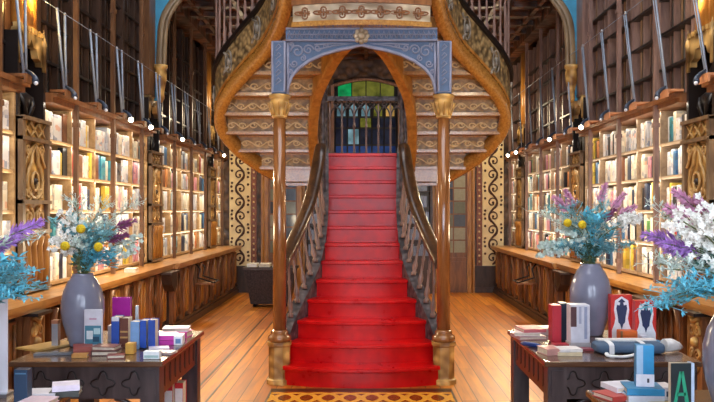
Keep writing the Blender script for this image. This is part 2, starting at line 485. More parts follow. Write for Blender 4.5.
def bookcase(s, bi):
    y0, y1 = BAYS[bi]; SW = M['shelf_wood'] if s < 0 else M['shelf_right']
    t = thing('bookcase', f'{BAYN[bi]} lit oak bookcase full of books on the {SIDE[s]} wall above the counter', 'bookcase', (s*2.86, (y0+y1)/2, .9))
    seg(s, 2.98, 3.015, y0, y1, .9, CZ, MB()).build('back_panel', SW, t)
    for z in SH: seg(s, 2.72, 2.98, y0, y1, z-.03, z, MB()).build('shelf', SW, t)
    nd = max(2, round((y1-y0)/.62))
    divs = [y0+(y1-y0)*k/nd for k in range(nd+1)]
    for k, y in enumerate(divs):
        yy = min(max(y, y0+.013), y1-.013)
        seg(s, 2.715, 2.978, yy-.012, yy+.012, .9, CZ, MB()).build('divider', SW, t)
    # front colonnettes running on to the upper cases
    nc = max(1, round((y1-y0)/1.05)); cols = []
    for k in range(nc):
        y = y0+(y1-y0)*(k+.5)/nc
        mb = MB(); seg(s, 2.615, 2.655, y-.022, y+.022, .89, 6.4, mb)
        for z in (1.0, 2.3, 3.6, 4.9): seg(s, 2.605, 2.66, y-.03, y+.03, z, z+.04, mb)
        mb.build('colonnette', M['col_left'] if s < 0 else M['rose_wood'], t); cols.append(y)
    mb = MB(); seg(s, 2.64, 2.98, y0, y1, CZ, CZ+.04, mb); seg(s, 2.60, 2.98, y0, y1, CZ+.04, CZ+.08, mb)
    mb.build('cornice', M['mid_wood'], t)
    return divs

def upper_case(s, bi):
    y0, y1 = BAYS[bi]
    z0 = CZ+.085; z1 = 6.9 if y1 < YA else ZC-.17
    t = thing('upper_bookcase', f'tall dark {BAYN[bi]} glazed upper bookcase with narrow mullions on the {SIDE[s]} wall', 'bookcase', (s*2.9, (y0+y1)/2, z0))
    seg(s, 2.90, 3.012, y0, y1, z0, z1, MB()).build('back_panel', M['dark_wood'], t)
    mm = M['dark_wood'] if s < 0 else M['rose_wood']  # left wood darker, right lighter: uneven light put into the colour
    n = max(2, round((y1-y0)/.27))
    for k in range(n+1):
        y = min(max(y0+(y1-y0)*k/n, y0+.034), y1-.034); wide = k % 3 == 0
        mb = MB(); seg(s, 2.765 if wide else 2.80, 2.90, y-(.03 if wide else .016), y+(.03 if wide else .016), z0, z1, mb)
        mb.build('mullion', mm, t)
        if k < n:
            ya = y; yb = y0+(y1-y0)*(k+1)/n
            mb = MB(); seg(s, 2.86, 2.898, ya+.03, yb-.03, z0+.03, z1-.02, mb); mb.build('glass', M['shaded_glass'] if s < 0 else M['old_glass'], t)
            for fr_ in (.34, .66):
                yq = ya+(yb-ya)*fr_
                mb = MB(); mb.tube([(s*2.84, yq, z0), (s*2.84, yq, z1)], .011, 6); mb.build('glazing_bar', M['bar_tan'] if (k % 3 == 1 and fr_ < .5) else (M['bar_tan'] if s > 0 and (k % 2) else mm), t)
    z = z0+.31
    while z < z1-.1:
        seg(s, 2.79 if s < 0 else 2.758, 2.90, y0, y1, z-.014, z+.010, MB()).build('shelf', M['black_wood'], t); z += .33
    return t

for s in (-1, 1):
    for bi in range(4): upper_case(s, bi)
DIV = {}
for s in (-1, 1):
    for bi in range(4): DIV[s, bi] = bookcase(s, bi)

# ---- books on the shelves
def cbox_mesh(name):
    mb = MB(); mb.box(-.5, .5, -.5, .5, 0, 1)
    bmesh.ops.recalc_face_normals(mb.bm, faces=mb.bm.faces)
    bmesh.ops.bevel(mb.bm, geom=[e for e in mb.bm.edges], offset=.03, segments=1, affect='EDGES')
    me = bpy.data.meshes.new(name); mb.bm.to_mesh(me); mb.bm.free(); me.materials.append(M['book']); return me
BOOKME = cbox_mesh('book')
PAL = [('white', '#f6f4f2', 14), ('cream', '#f2e8d0', 9), ('pale grey', '#d4d5d9', 5), ('orange', '#d98f52', 1), ('yellow', '#e6c64e', 1), ('red', '#b8453a', 1), ('blue', '#4278a8', 2),
       ('dark blue', '#27344f', 2), ('black', '#232326', 2), ('brown', '#87583a', 2), ('teal', '#3f98a8', 1), ('pink', '#dc9aa6', 1), ('green', '#5c8c50', 1)]
PW_ = [p[2] for p in PAL]
rowname = ['bottom', 'second lowest', 'middle', 'second highest', 'top']
def fill(s, bi, individual, stuff):
    divs = DIV[s, bi]
    for ri, z in enumerate(SH):
        ztop = (SH[ri+1]-.03 if ri < 4 else CZ)-.015
        count = {}
        for a, b in zip(divs, divs[1:]):
            y = a+.03
            while y < b-.065:
                face_out = (s < 0 and random.random() < .62)
                wy = random.uniform(.12, .19) if face_out else random.uniform(.045, .085)*(1.15 if s > 0 else 1)
                if y+wy > b-.03: wy = b-.032-y
                if wy < .03: break
                hh = min(random.uniform(.205, .27), ztop-z)
                nm, colr, _ = random.choices(PAL, PW_)[0]
                th = random.uniform(.03, .05) if face_out else random.uniform(.14, .19)
                d0 = 2.735+random.uniform(0, .03)
                if random.random() < .05: y += wy; continue
                cc = lin(colr); k = random.uniform(.85, 1.05); cc = (min(1, cc[0]*k), min(1, cc[1]*k), min(1, cc[2]*k), 1)
                if individual:
                    count[nm] = count.get(nm, 0)+1
                    o = bpy.data.objects.new('book', BOOKME)
                    o.location = (s*(d0+th/2), y+wy/2, z+.0005); o.scale = (th, wy-.004, hh); o.color = cc
                    if count[nm] <= 30: lead = ORD[count[nm]-1]
                    else: lead = 'one'
                    o['label'] = f'{lead} {nm} book from the near end of the {rowname[ri]} shelf, {BAYN[bi]} {SIDE[s]} bookcase'
                    o['category'] = 'book'; o['group'] = f'books on the {SIDE[s]} wall shelves'
                    COL.objects.link(o)
                else:
                    stuff.append((s*d0, s*(d0+th), y+.002, y+wy-.002, z+.0005, z+hh, cc))
                y += wy
stuff = []
fill(-1, 0, True, stuff) if False else None
BAYS0 = BAYS[0]
for s in (-1, 1):
    fill(s, 1, True, stuff)
# nearest bay: only its far end shows at the frame edge
DIV0 = {k: v for k, v in DIV.items()}
DIV[-1, 0] = [d for d in DIV[-1, 0] if d > 5.1]; fill(-1, 0, True, stuff)
DIV[1, 0] = [d for d in DIV0[1, 0] if d > 5.1]; fill(1, 0, False, stuff)
for s in (-1, 1):
    for bi in (2, 3): fill(s, bi, False, stuff)
mb = MB(); cl = []
for x0, x1, y0, y1, z0, z1, c in stuff:
    mb.box(x0, x1, y0, y1, z0, z1); cl.append(c)
bmesh.ops.recalc_face_normals(mb.bm, faces=mb.bm.faces)
me = bpy.data.meshes.new('books'); mb.bm.to_mesh(me); mb.bm.free(); me.materials.append(M['book_row'])
ca = me.color_attributes.new('Col', 'FLOAT_COLOR', 'CORNER')
for p in me.polygons:
    for li in p.loop_indices: ca.data[li].color = cl[p.index//6]
o = bpy.data.objects.new('books', me); COL.objects.link(o)
tag(o, 'rows of small distant books filling the farther shelves of both walls', 'books', kind='stuff')

# ---- pilasters with carved fronts, busts and canopies
def ring(c, ry, rz, n=20, s=1, d=2.6, a0=0, a1=2*PI):
    return [(s*d, c[0]+ry*math.cos(a0+(a1-a0)*k/n), c[1]+rz*math.sin(a0+(a1-a0)*k/n)) for k in range(n+1)]
def spiral(s, d, cy, cz, r, turns=1.6, dir=1, n=18, a0=0):
    return [(s*d, cy+r*(1-.85*k/n)*math.cos(a0+dir*2*PI*turns*k/n), cz+r*(1-.85*k/n)*math.sin(a0+dir*2*PI*turns*k/n)) for k in range(n+1)]
PN = ['nearest', 'middle', 'farthest']
def pilaster(s, i):
    yc = PIL[i]; y0, y1 = yc-PW+.003, yc+PW-.003
    ztop = 6.4 if i < 1 else (ZC-.17 if i == 2 else 3.5)
    t = thing('pilaster', f'{PN[i]} carved golden pilaster with a dark bust in a niche on the {SIDE[s]} wall', 'pilaster', (s*2.85, yc, .88))
    mb = MB(); seg(s, 2.70, 3.015, y0, y1, .895, 2.28, mb)
    seg(s, 2.66, 2.72, y0, y0+.05, .895, 2.28, mb); seg(s, 2.66, 2.72, y1-.05, y1, .895, 2.28, mb)
    for z in (.9, 1.36, 1.60, 2.10, 2.26): seg(s, 2.645, 2.72, y0, y1, z, z+.03, mb)
    mb.build('shaft', M['pil'], t)
    seg(s, 2.690, 2.702, y0+.05, y1-.05, .93, 2.26, MB()).build('carved_ground', M['carve_gold'], t)
    mb = MB()                                           # hanging drapery flutes
    for k in range(4):
        yy = y0+.095+k*(y1-y0-.19)/3
        mb.tube([(s*2.675, yy, .94), (s*2.665, yy, 1.1), (s*2.67, yy+.006, 1.26), (s*2.66, yy, 1.33), (s*2.67, yy, 1.36)], [.034, .037, .03, .04, .015], 8)
    mb.build('drapery', M['gold_wood'], t)
    mb = MB()                                           # foliage scrolls
    for q in (-1, 1):
        mb.tube(spiral(s, 2.68, yc+q*.10, 1.49, .085, dir=q, a0=PI/2), .014, 5)
        mb.tube(spiral(s, 2.68, yc+q*.12, 1.68, .06, dir=-q, a0=-PI/2), .012, 5)
        mb.tube(spiral(s, 2.68, yc+q*.13, 2.03, .055, dir=q, a0=0), .012, 5)
    # pear shaped tracery with a boss
    pr = [(0, 2.07), (.05, 2.0), (.06, 1.93), (.12, 1.87), (.155, 1.79), (.13, 1.70), (.06, 1.655), (0, 1.64)]
    mb.tube([(s*2.678, yc+a, z) for a, z in pr]+[(s*2.678, yc-a, z) for a, z in pr[::-1]], .016, 6)
    mb.tube(ring((yc, 1.78), .06, .075, s=s, d=2.675), .013, 6)
    mb.tube([(s*2.678, yc-.2, 1.9), (s*2.678, yc-.12, 2.0), (s*2.678, yc, 2.09), (s*2.678, yc+.12, 2.0), (s*2.678, yc+.2, 1.9)], .014, 6)
    mb.build('tracery', M['tracery'], t)
    mb = MB(); mb.ball((s*2.68, yc, 1.78), .03, 6); mb.build('boss', M['black_wood'], t)
    mb = MB()                                           # lattice band
    for k in range(3):
        a = y0+.05+k*(y1-y0-.1)/3; b = a+(y1-y0-.1)/3
        mb.tube([(s*2.682, a, 2.13), (s*2.682, b, 2.26)], .011, 5); mb.tube([(s*2.682, b, 2.13), (s*2.682, a, 2.26)], .011, 5)
    mb.build('lattice', M['tracery'], t)
    # niche
    mb = MB(); seg(s, 2.93, 3.015, y0, y1, 2.29, 2.95, mb); seg(s, 2.70, 2.93, y0, y0+.04, 2.29, 2.95, mb); seg(s, 2.70, 2.93, y1-.04, y1, 2.29, 2.95, mb)
    mb.build('niche', M['black_wood'], t)
    mb = MB()                                           # bust of a bearded man: chest, shoulders, neck, head
    prof = [(.12, 0), (.13, .06), (.16, .14), (.165, .19), (.10, .225), (.052, .245), (.05, .27), (.072, .30), (.08, .35), (.072, .40), (.045, .435), (.01, .445)]
    mb.lathe(prof, (s*2.83, yc, 2.29), 14, sy=1.05, sx=.62)
    mb.ball((s*2.775, yc, 2.625), .016, 6); mb.ball((s*2.79, yc, 2.575), .036, 6)
    for q in (-1, 1): mb.ball((s*2.83, yc+q*.078, 2.63), .02, 6); mb.tube([(s*2.74, yc+q*.03, 2.31), (s*2.73, yc+q*.08, 2.40), (s*2.76, yc+q*.12, 2.47)], .022, 6)
    mb.build('bust', M['bronze'], t)
    # gothic canopy: cusped arch cut in a gable, pinnacles
    pts = [(-.25, 2.70), (-.25, 2.98), (.25, 2.98), (.25, 2.70), (.20, 2.70), (.19, 2.78), (.13, 2.80), (.10, 2.87), (.04, 2.87), (0, 2.93), (-.04, 2.87), (-.10, 2.87), (-.13, 2.80), (-.19, 2.78), (-.20, 2.70)]
    mb = MB()
    tri = [((-.25, 2.70), (-.25, 2.98), (-.20, 2.98), (-.20, 2.70))]
    for q in (-1, 1):
        mb.prism([(q*.25, 2.74), (q*.25, 2.98), (q*.19, 2.98), (q*.20, 2.74)], lambda u, v: (s*2.705, yc+u, v), lambda u, v: (s*2.76, yc+u, v))
        mb.prism([(q*.19, 2.78), (q*.19, 2.98), (q*.10, 2.98), (q*.10, 2.87), (q*.13, 2.80)], lambda u, v: (s*2.705, yc+u, v), lambda u, v: (s*2.76, yc+u, v))
        mb.prism([(q*.10, 2.87), (q*.10, 2.98), (0, 2.98), (0, 2.93), (q*.04, 2.87)], lambda u, v: (s*2.705, yc+u, v), lambda u, v: (s*2.76, yc+u, v))
        mb.lathe([(.02, 0), (.02, .20), (.03, .22), (.015, .27), (.001, .36)], (s*2.70, yc+q*.235, 2.70), 6)
    for k in range(7): mb.box(s*2.69, s*2.75, yc-.24+k*.072, yc-.24+k*.072+.04, 2.98, 3.02)
    mb.build('canopy', M['carve_tan'], t)
    if i == 1: seg(s, 2.69, 2.799, y0, y1-.03, 2.985, 6.9, MB()).build('wall_shaft', M['col_left'] if s < 0 else M['rose_wood'], t)
    if ztop > 3.2 and i != 1:
        mb = MB(); seg(s, 2.80, 3.012, y0, y1, 2.955, ztop, mb); mb.build('upper_shaft', M['mid_wood'], t)
        mb = MB()
        for k, rr in ((-1, .05), (0, .075), (1, .05)):
            mb.tube([(s*2.77, yc+k*.13, 3.03), (s*2.77, yc+k*.13, ztop)], rr, 12)
        mb.build('cluster_shaft', M['gold_wood'], t)
    # pedestal figure below the counter level
    mb = MB()
    return t
for s in (-1, 1):
    for i in range(3): pilaster(s, i)

# ---- arch ribs and blue spandrels
for s in (-1, 1):
    path = catmull([(s*2.63, YA, 3.38), (s*2.62, YA, 3.7), (s*2.60, YA, 3.92), (s*2.55, YA, 4.07), (s*2.45, YA, 4.22), (s*2.25, YA, 4.45), (s*1.3, YA, 5.3), (s*.02, YA, 6.3)], 5)
    mb = MB(); mb.tube(path, .062, 8); mb.tube([p+Vector((s*-.06, -.05, -.02)) for p in path], .03, 6)
    o_ = struct('trim_'+('2' if s < 0 else '3'), mb, M['rib'])
    o = MB().lathe([(.02, 2.92), (.05, 2.97), (.045, 3.05), (.075, 3.2), (.08, 3.28), (.07, 3.34), (.09, 3.36), (.09, 3.4)], (s*2.62, YA-.03, 0), 8).build('capital', M['carve_gold'], o_)
    pl = [(p.x, p.z) for p in path]
    mb = MB()
    for (xa, za), (xb, zb) in zip(pl, pl[1:]):
        mb.prism([(xa, za), (xb, zb), (xb, ZT), (xa, ZT)], lambda u, v: (u, YA-.02, v), lambda u, v: (u, YA+.04, v))
    mb.prism([(s*2.63, 2.95), (s*2.63, ZT), (s*WX, ZT), (s*WX, 2.95)], lambda u, v: (u, YA-.02, v), lambda u, v: (u, YA+.04, v))
    struct('wall_arch_'+SIDE[s], mb, M['blue_wall'])

# ---- counters
CT = [(2.2, 6.2), (6.2, 9.95), (9.95, YB-.13)]
def counter(s, i):
    y0, y1 = CT[i]; y0 += .004; y1 -= .004
    e = .05 if i == 2 else 0
    t = thing('counter', f'{PN[i]} panelled wooden counter below the {SIDE[s]} bookcases', 'counter', (s*2.7, (y0+y1)/2, 0))
    mb = MB(); seg(s, 2.37-e, 3.01, y0, y1, .845, .885, mb); seg(s, 2.39-e, 2.5, y0, y1, .815, .845, mb)
    mb.build('worktop', M['counter_top'], t)
    seg(s, 2.50-e, 3.01, y0, y1, .0, .815, MB()).build('body', M['dark_wood'], t)
    mb = MB(); seg(s, 2.43-e, 2.50-e, y0, y1, 0, .09, mb); seg(s, 2.45-e, 2.50-e, y0, y1, .09, .13, mb); mb.build('plinth', M['dark_wood'], t)
    n = int((y1-y0)/.46)
    for k in range(n):
        a = y0+(y1-y0)*k/n; b = y0+(y1-y0)*(k+1)/n
        mb = MB(); seg(s, 2.452-e, 2.50-e, a+.002, a+.075, .13, .81, mb)
        mb.tube([(s*(2.448-e), a+.038, .15), (s*(2.44-e), a+.038, .35), (s*(2.448-e), a+.038, .6), (s*(2.43-e), a+.038, .79)], [.02, .028, .018, .035], 6)
        mb.build('stile', M['mid_wood'], t)
        mb = MB(); seg(s, 2.482-e, 2.50-e, a+.09, b-.012, .18, .76, mb)
        for q in range(3):
            yy = a+.13+q*(b-a-.2)/2
            mb.tube([(s*(2.478-e), yy, .2), (s*(2.474-e), yy, .74)], .014, 6)
        mb.build('panel', M['gold_wood'] if k % 2 else M['carve_panel'], t)
    return t
for s in (-1, 1):
    for i in range(3): counter(s, i)
# gilded carved brackets standing under the worktops
def bracket(s, y, nm):
    t = thing('carved_bracket', nm, 'bracket', (s*2.42, y, 0))
    mb = MB(); seg(s, 2.40, 2.449, y-.11, y+.11, .02, .80, mb); mb.build('board', M['mid_wood'], t)
    mb = MB()
    for q in (-1, 1):
        mb.tube(spiral(s, 2.395, y+q*.05, .68, .05, dir=q, a0=PI/2), .013, 5); mb.tube(spiral(s, 2.395, y+q*.05, .50, .05, dir=-q, a0=-PI/2), .013, 5)
    mb.ball((s*2.395, y, .59), .04, 6); mb.tube([(s*2.395, y-.08, .78), (s*2.38, y, .74), (s*2.395, y+.08, .78)], .02, 5)
    mb.tube(ring((y, .42), .06, .05, s=s, d=2.395), .014, 5)
    mb.build('carving', M['carve_gold'], t)
    mb = MB(); seg(s, 2.33, 2.449, y-.13, y+.13, .79, .812, mb); mb.build('cap', M['black_wood'], t)
for s in (-1, 1):
    bracket(s, 5.82, f'gilded scroll bracket under the {SIDE[s]} counter beside the nearest table')
# shaped dark corbels
def corbel(s, y, nm):
    mb = MB()
    mb.prism([(-.16, .812), (.16, .812), (.13, .74), (.11, .68), (.02, .57), (-.10, .66), (-.13, .74)], lambda u, v: (s*2.30, y+u, v), lambda u, v: (s*2.42, y+u, v))
    seg(s, 2.28, 2.44, y-.22, y+.22, .79, .814, mb)
    tag(mb.build('corbel', M['dark_wood'], origin=(s*2.4, y, .7)), nm, 'bracket', 'dark corbels under the counters')
for s in (-1, 1):
    corbel(s, 6.72, f'dark shaped corbel under the {SIDE[s]} worktop near the table')
    corbel(s, 9.6, f'dark shaped corbel under the middle of the {SIDE[s]} worktop')
# fold-down seats
def seat(s, y):
    t = thing('fold_down_seat', f'small dark fold-down seat with metal arms hung on the {SIDE[s]} counter', 'seat', (s*2.3, y, .5))
    mb = MB(); seg(s, 2.12, 2.395, y-.18, y+.18, .50, .525, mb); mb.build('seat', M['mid_wood'], t)
    mb = MB()
    for q in (-1, 1):
        mb.tube([(s*2.39, y+q*.17, .80), (s*2.33, y+q*.17, .72), (s*2.36, y+q*.17, .6), (s*2.14, y+q*.17, .53)], .012, 6)
    mb.tube([(s*2.13, y-.18, .53), (s*2.13, y+.18, .53)], .012, 6)
    mb.build('arm', M['black_metal'], t)
for s in (-1, 1): seat(s, 11.4)

# ---- spotlights on the cornice with their steel rods
LY = [5.98, 6.78, 7.58, 8.38, 9.15, 9.92, 10.72, 11.5, 12.3, 13.1, 13.85]
LIT = {-1: (3, 4, 6, 10), 1: (4, 6, 9, 10)}
def place_word(i): return 'at the near end' if i == 0 else f'{ORD[i]} from the near end'
for s in (-1, 1):
    for i, y in enumerate(LY):
        lit = i in LIT[s]
        t = thing('spotlight', f'{"lit" if lit else "unlit"} cornice spotlight on slanting steel rods, {SIDE[s]} wall, {ORD[i]} from the near end', 'spotlight', (s*2.56, y, 2.54), 'cornice spotlights')
        mb = MB()
        if s < 0:
            for q in (-1, 1): mb.tube([(s*2.55, y+q*.02, 2.56), (s*2.585, y+q*.085, 3.22)], .011, 6)
        else:
            mb.tube([(s*2.55, y, 2.56), (s*2.585, y+.38, 3.50)], .009, 6)
            mb.tube([(s*2.55, y+.03, 2.56), (s*2.585, y+.44, 3.50)], .005, 6)
        mb.build('rod', M['steel'], t)
        mb = MB()
        if s < 0:
            for q in (-1, 1): mb.ball((s*2.585, y+q*.085, 3.23), .014, 6)
        else: mb.ball((s*2.585, y+.38, 3.51), .017, 6)
        mb.build('clamp', M['silver'], t)
        mb = MB(); e_ = .05 if s < 0 else .085; seg(s, 2.52, 2.66, y-e_, y+e_, 2.545, 2.565, mb); seg(s, 2.52, 2.535, y-e_, y+e_, 2.50, 2.545, mb)
        mb.build('plate', M['orange_tag'] if s > 0 else M['mid_wood'], t)
        mb = MB()
        mb.tube([(s*2.55, y+.02, 2.60), (s*2.50, y, 2.57), (s*2.46, y-.03, 2.53), (s*2.45, y-.045, 2.50)], [.010, .015, .02, .025], 10)
        mb.build('lamp_head', M['lamp_metal'], t)
        mb = MB(); mb.ball((s*2.445, y-.052, 2.49), .026 if lit else .016, 6); mb.build('bulb', M['bulb'] if lit else M['bulb_off'], t)
        if lit:
            ld = bpy.data.lights.new('spot_lamp', 'SPOT'); ld.energy = 90; ld.spot_size = 2.2; ld.spot_blend = .6; ld.color = (1, .78, .5); ld.shadow_soft_size = .05
            lo = bpy.data.objects.new('spot_lamp', ld); COL.objects.link(lo); lo.parent = t
            lo.location = (s*-.17, -.11, -.12); lo.rotation_euler = Vector((-s*.5, -.45, -1)).to_track_quat('-Z', 'Y').to_euler()
    zt = 3.235 if s < 0 else 3.515
    mb = MB(); mb.tube([(s*2.59, 4.5, zt), (s*2.59, 15.05, zt)], .004, 4)
    tag(mb.build('cable', M['steel'], origin=(s*2.59, 4.5, zt)), f'thin steel cable tying the rods together along the {SIDE[s]} wall', 'cable')

# ------------------------------------------------------------------ back wall joinery
def scroll_panel(s):
    x0, x1 = (2.19, 2.59) if s > 0 else (-2.57, -2.17)
    z0, z1 = .50, 3.0; xc = (x0+x1)/2
    t = thing('scroll_panel', f'tall cream panel painted with a brown curling vine, {SIDE[s]} of the back doors', 'panel', (xc, YB-.03, z0))
    MB().box(x0, x1, YB-.05, YB-.002, z0, z1).build('board', M['cream'], t)
    mb = MB(); A = .075; P = .52
    wav = [(xc+A*math.sin(2*PI*(z0+.02+k*.02)/P), YB-.055, z0+.03+k*.02) for k in range(int((z1-z0-.06)/.02))]
    mb.tube(wav, .019, 5)
    k = 0; z = z0+.13
    while z < z1-.12:
        q = 1 if k % 2 == 0 else -1
        pts = [(xc-q*.015+ .115*(1-.7*j/14)*math.cos(q*(-PI/2+2*PI*1.15*j/14))*q, YB-.055, z+.02+.12*(1-.7*j/14)*math.sin(-PI/2+2*PI*1.15*j/14)) for j in range(15)]
        mb.tube(pts, .014, 5)
        for dx, dz in ((.15*q, -.02), (.16*q, .06), (.15*q, .13), (-.15*q, .1), (0, .02)):
            mb.ball((xc+dx, YB-.055, z+dz), .024, 5)
        z += P/2; k += 1
    mb.build('vine', M['vine'], t)
    xs = x0-.11 if s > 0 else x1+.01
    t2 = thing('studded_strip', f'red brown strip of round studs beside the {SIDE[s]} scroll panel', 'strip', (xs+.05, YB-.03, .5))
    MB().box(xs, xs+.10, YB-.05, YB-.002, z0, z1).build('strip', M['stud_red'], t2)
    mb = MB()
    for k in range(22): mb.ball((xs+.05, YB-.055, z0+.08+k*.112), .022, 5)
    mb.build('stud', M['stud'], t2)['kind'] = 'stuff'
for s in (-1, 1): scroll_panel(s)
mb = MB(); mb.box(-2.5, -1.98, YB-.09, YB-.002, 0, .5); struct('baseboard_left', mb, M['dark_wood'])
mb = MB(); mb.box(2.04, 2.48, YB-.09, YB-.002, 0, .5); mb.box(2.04, 2.48, YB-.12, YB-.09, 0, .1); struct('baseboard_right', mb, M['dark_wood'])

def back_door(n, x0, x1, books):
    d = MB().box(x0, x1, YB-.04, YB-.002, 0, 2.55); d = struct(f'door_{n}', d, M['mid_wood'])
    mb = MB(); mb.box(x0, x0+.14, YB-.10, YB-.04, 0, 2.6); mb.box(x1-.14, x1, YB-.10, YB-.04, 0, 2.6); mb.box(x0, x1, YB-.10, YB-.04, 2.5, 2.62)
    mb.tube([(x0+.05, YB-.105, 0), (x0+.05, YB-.105, 2.5)], .015, 6); mb.tube([(x1-.05, YB-.105, 0), (x1-.05, YB-.105, 2.5)], .015, 6)
    mb.build('door_frame', M['gold_wood'], d)
    cols = 2; w_ = (x1-x0-.32)/cols
    for c in range(cols):
        for r in range(7):
            a = x0+.16+c*w_+.012; zb = .75+r*.245
            mb = MB().box(a, a+w_-.024, YB-.048, YB-.036, zb, zb+.22)
            mb.build('pane', random.choice([solid('#5e6a78', .08), solid('#7d8270', .08), solid('#3d4552', .08), solid('#a9a890', .1)]), d)
    mb = MB().box(x0+.16, x1-.16, YB-.07, YB-.04, .05, .66); mb.box(x0+.2, x1-.2, YB-.085, YB-.07, .12, .58); mb.build('kick_panel', M['mid_wood'], d)
    mb = MB(); mb.ball((x1-.15 if x0 < 0 else x0+.15, YB-.13, 1.15), .03, 6); mb.build('handle', M['black_metal'], d)
back_door(1, -1.97, -1.15, True); back_door(2, 1.25, 2.04, True)
# a dark cabinet of curios between door and stairs, both sides
for s, a, b in ((-1, -1.13, -.55), (1, .45, 1.23)):
    t = thing('display_cabinet', f'dark glazed display cabinet at the back {SIDE[s]} of the stairs', 'cabinet', ((a+b)/2, YB-.2, 0))
    MB().box(a, b, YB-.3, YB-.005, 0, .7).build('base', M['dark_wood'], t)
    mb = MB(); mb.box(a, b, YB-.06, YB-.005, .7, 2.5); mb.box(a, a+.04, YB-.3, YB-.06, .7, 2.5); mb.box(b-.04, b, YB-.3, YB-.06, .7, 2.5); mb.box(a, b, YB-.3, YB-.06, 2.44, 2.5)
    for k in range(5): mb.box(a+.04, b-.04, YB-.28, YB-.06, .98+k*.3, 1.0+k*.3)
    mb.build('frame', M['dark_wood'], t)
    mb = MB()
    for k in range(6):
        z = .702+k*.3-(.02 if k == 0 else 0)+.0; z = .7 if k == 0 else 1.0+(k-1)*.3
        x = a+.06
        while x < b-.1:
            w_ = random.uniform(.03, .06); mb.box(x, x+w_, YB-.24, YB-.08, z+.001, z+random.uniform(.16, .23)); x += w_+.005
    mb.build('ornaments', solid('#6f7686', .3, .3), t)['kind'] = 'stuff'

# ------------------------------------------------------------------ staircase
XC = -.04; R_ = .172; G_ = .217; Y1 = 7.10
HW = [.69, .67, .60, .52, .45, .41, .39, .385, .39, .40, .41, .42, .435]
BOW = [.15, .13, .11, .08, .05, .03, .02, .01, 0, 0, 0, 0, 0]
st = thing('staircase', 'wide red lacquered staircase with carved balustrades rising to the landing', 'staircase', (XC, 7.1, 0))
for k in range(13):
    yk = Y1+k*G_; w0 = HW[k]; w1 = HW[min(k+1, 12)]; z1 = (k+1)*R_; z0 = k*R_
    n = 16
    def outline(ext):
        fr = []
        for j in range(n+1):
            u = -1+2*j/n
            fr.append((XC+u*(w0+ext*.3), yk-ext-BOW[k]*(1-abs(u)**2.2)))
        return fr + [(XC+max(w1, w0-.05), yk+G_+.14), (XC-max(w1, w0-.05), yk+G_+.14)]
    mb = MB(); o1 = outline(0)
    mb.prism(o1, lambda u, v: (u, v, z0 if k == 0 else z0-.03), lambda u, v: (u, v, z1-.035))
    riser = mb.build('step', M['red'], st)
    mb = MB(); o2 = outline(.03)
    mb.prism(o2, lambda u, v: (u, v, z1-.038), lambda u, v: (u, v, z1))
    mb.build('nosing', M['red'], riser, bevel=.010)
YL = Y1+12*G_
# closed side stringers following the treads
def side_x(y):
    k = (y-Y1)/G_
    return interp([(i, HW[i]) for i in range(13)], k)
def tread_z(y): return ((y-Y1)/G_+1)*R_
for s in (-1, 1):
    ys = [7.14+.12*i for i in range(22)]
    P = [Vector((XC+s*(side_x(y)+.035), y, tread_z(y))) for y in ys]
    secs = []
    for p in P:
        zb = max(0, p.z-.35); a = s*.035
        secs.append([(p.x-a, p.y, zb), (p.x+a, p.y, zb), (p.x+a, p.y, p.z+.07), (p.x+a*1.5, p.y, p.z+.10), (p.x-a*1.5, p.y, p.z+.10), (p.x-a, p.y, p.z+.07)])
    MB().sweep(P, secs).build('stringer', M['grey_wood'], st)
# handrails
HR = [(7.22, .72, 1.07), (7.6, .66, 1.24), (7.9, .595, 1.43), (8.15, .54, 1.62), (8.4, .495, 1.88), (8.62, .465, 2.13), (8.8, .455, 2.24)]
hx = [(a, b) for a, b, c in HR]; hz = [(a, c) for a, b, c in HR]
for s in (-1, 1):
    pts = catmull([(XC+s*b, a, c) for a, b, c in HR], 6)
    secs = []
    for i, p in enumerate(pts):
        t_ = (pts[min(i+1, len(pts)-1)]-pts[max(i-1, 0)]); t_.z = 0; t_.normalize(); nn = Vector((t_.y, -t_.x, 0))
        sec = [(-.055, -.05), (.055, -.05), (.068, .0), (.05, .035), (0, .05), (-.05, .035), (-.068, 0)]
        secs.append([p+nn*a+Vector((0, 0, b)) for a, b in sec])
    MB().sweep(pts, secs, True).build('handrail', M['rail_dark'], st)
    for i in range(10):
        y = 7.30+i*.15
        zb = tread_z(y)+.10; zt = interp(hz, y)-.03; xb = XC+s*(side_x(y)+.035); xt = XC+s*interp(hx, y)
        H = zt-zb; mb = MB()
        prof = [(.026, 0), (.026, .06), (.014, .08), (.024, .14), (.026, .2), (.013, .3), (.011, .5), (.018, .56), (.011, .6), (.012, .8), (.022, .86), (.014, .92), (.024, 1)]
        n0 = len(mb.bm.verts); mb.lathe([(r, t*H) for r, t in prof], (xb, y, zb), 8)
        for v in mb.bm.verts: v.co.x += (xt-xb)*(v.co.z-zb)/H
        mb.build('baluster', M['rose_wood'], st)
    mb = MB(); y = 9.0; xb = XC+s*(side_x(y)+.045)
    mb.lathe([(.045, 0), (.045, .12), (.03, .15), (.024, .3), (.028, .7), (.04, .74), (.028, .8), (.028, 1.1), (.045, 1.14), (.05, 1.2), (.02, 1.26), (.034, 1.32), (.001, 1.38)], (xb, y, tread_z(y)-.05), 8)
    mb.build('newel_post', M['grey_wood'], st)
# landing
lan = MB().box(XC-.98, XC+.98, YL+.1, 10.75, 1.9, 13*R_-.001).build('landing', M['rail_wood'], st)
MB().box(XC-.44, XC+.44, YL+.1, 10.6, 13*R_-.001, 13*R_+.004).build('landing_carpet', M['red'], st)
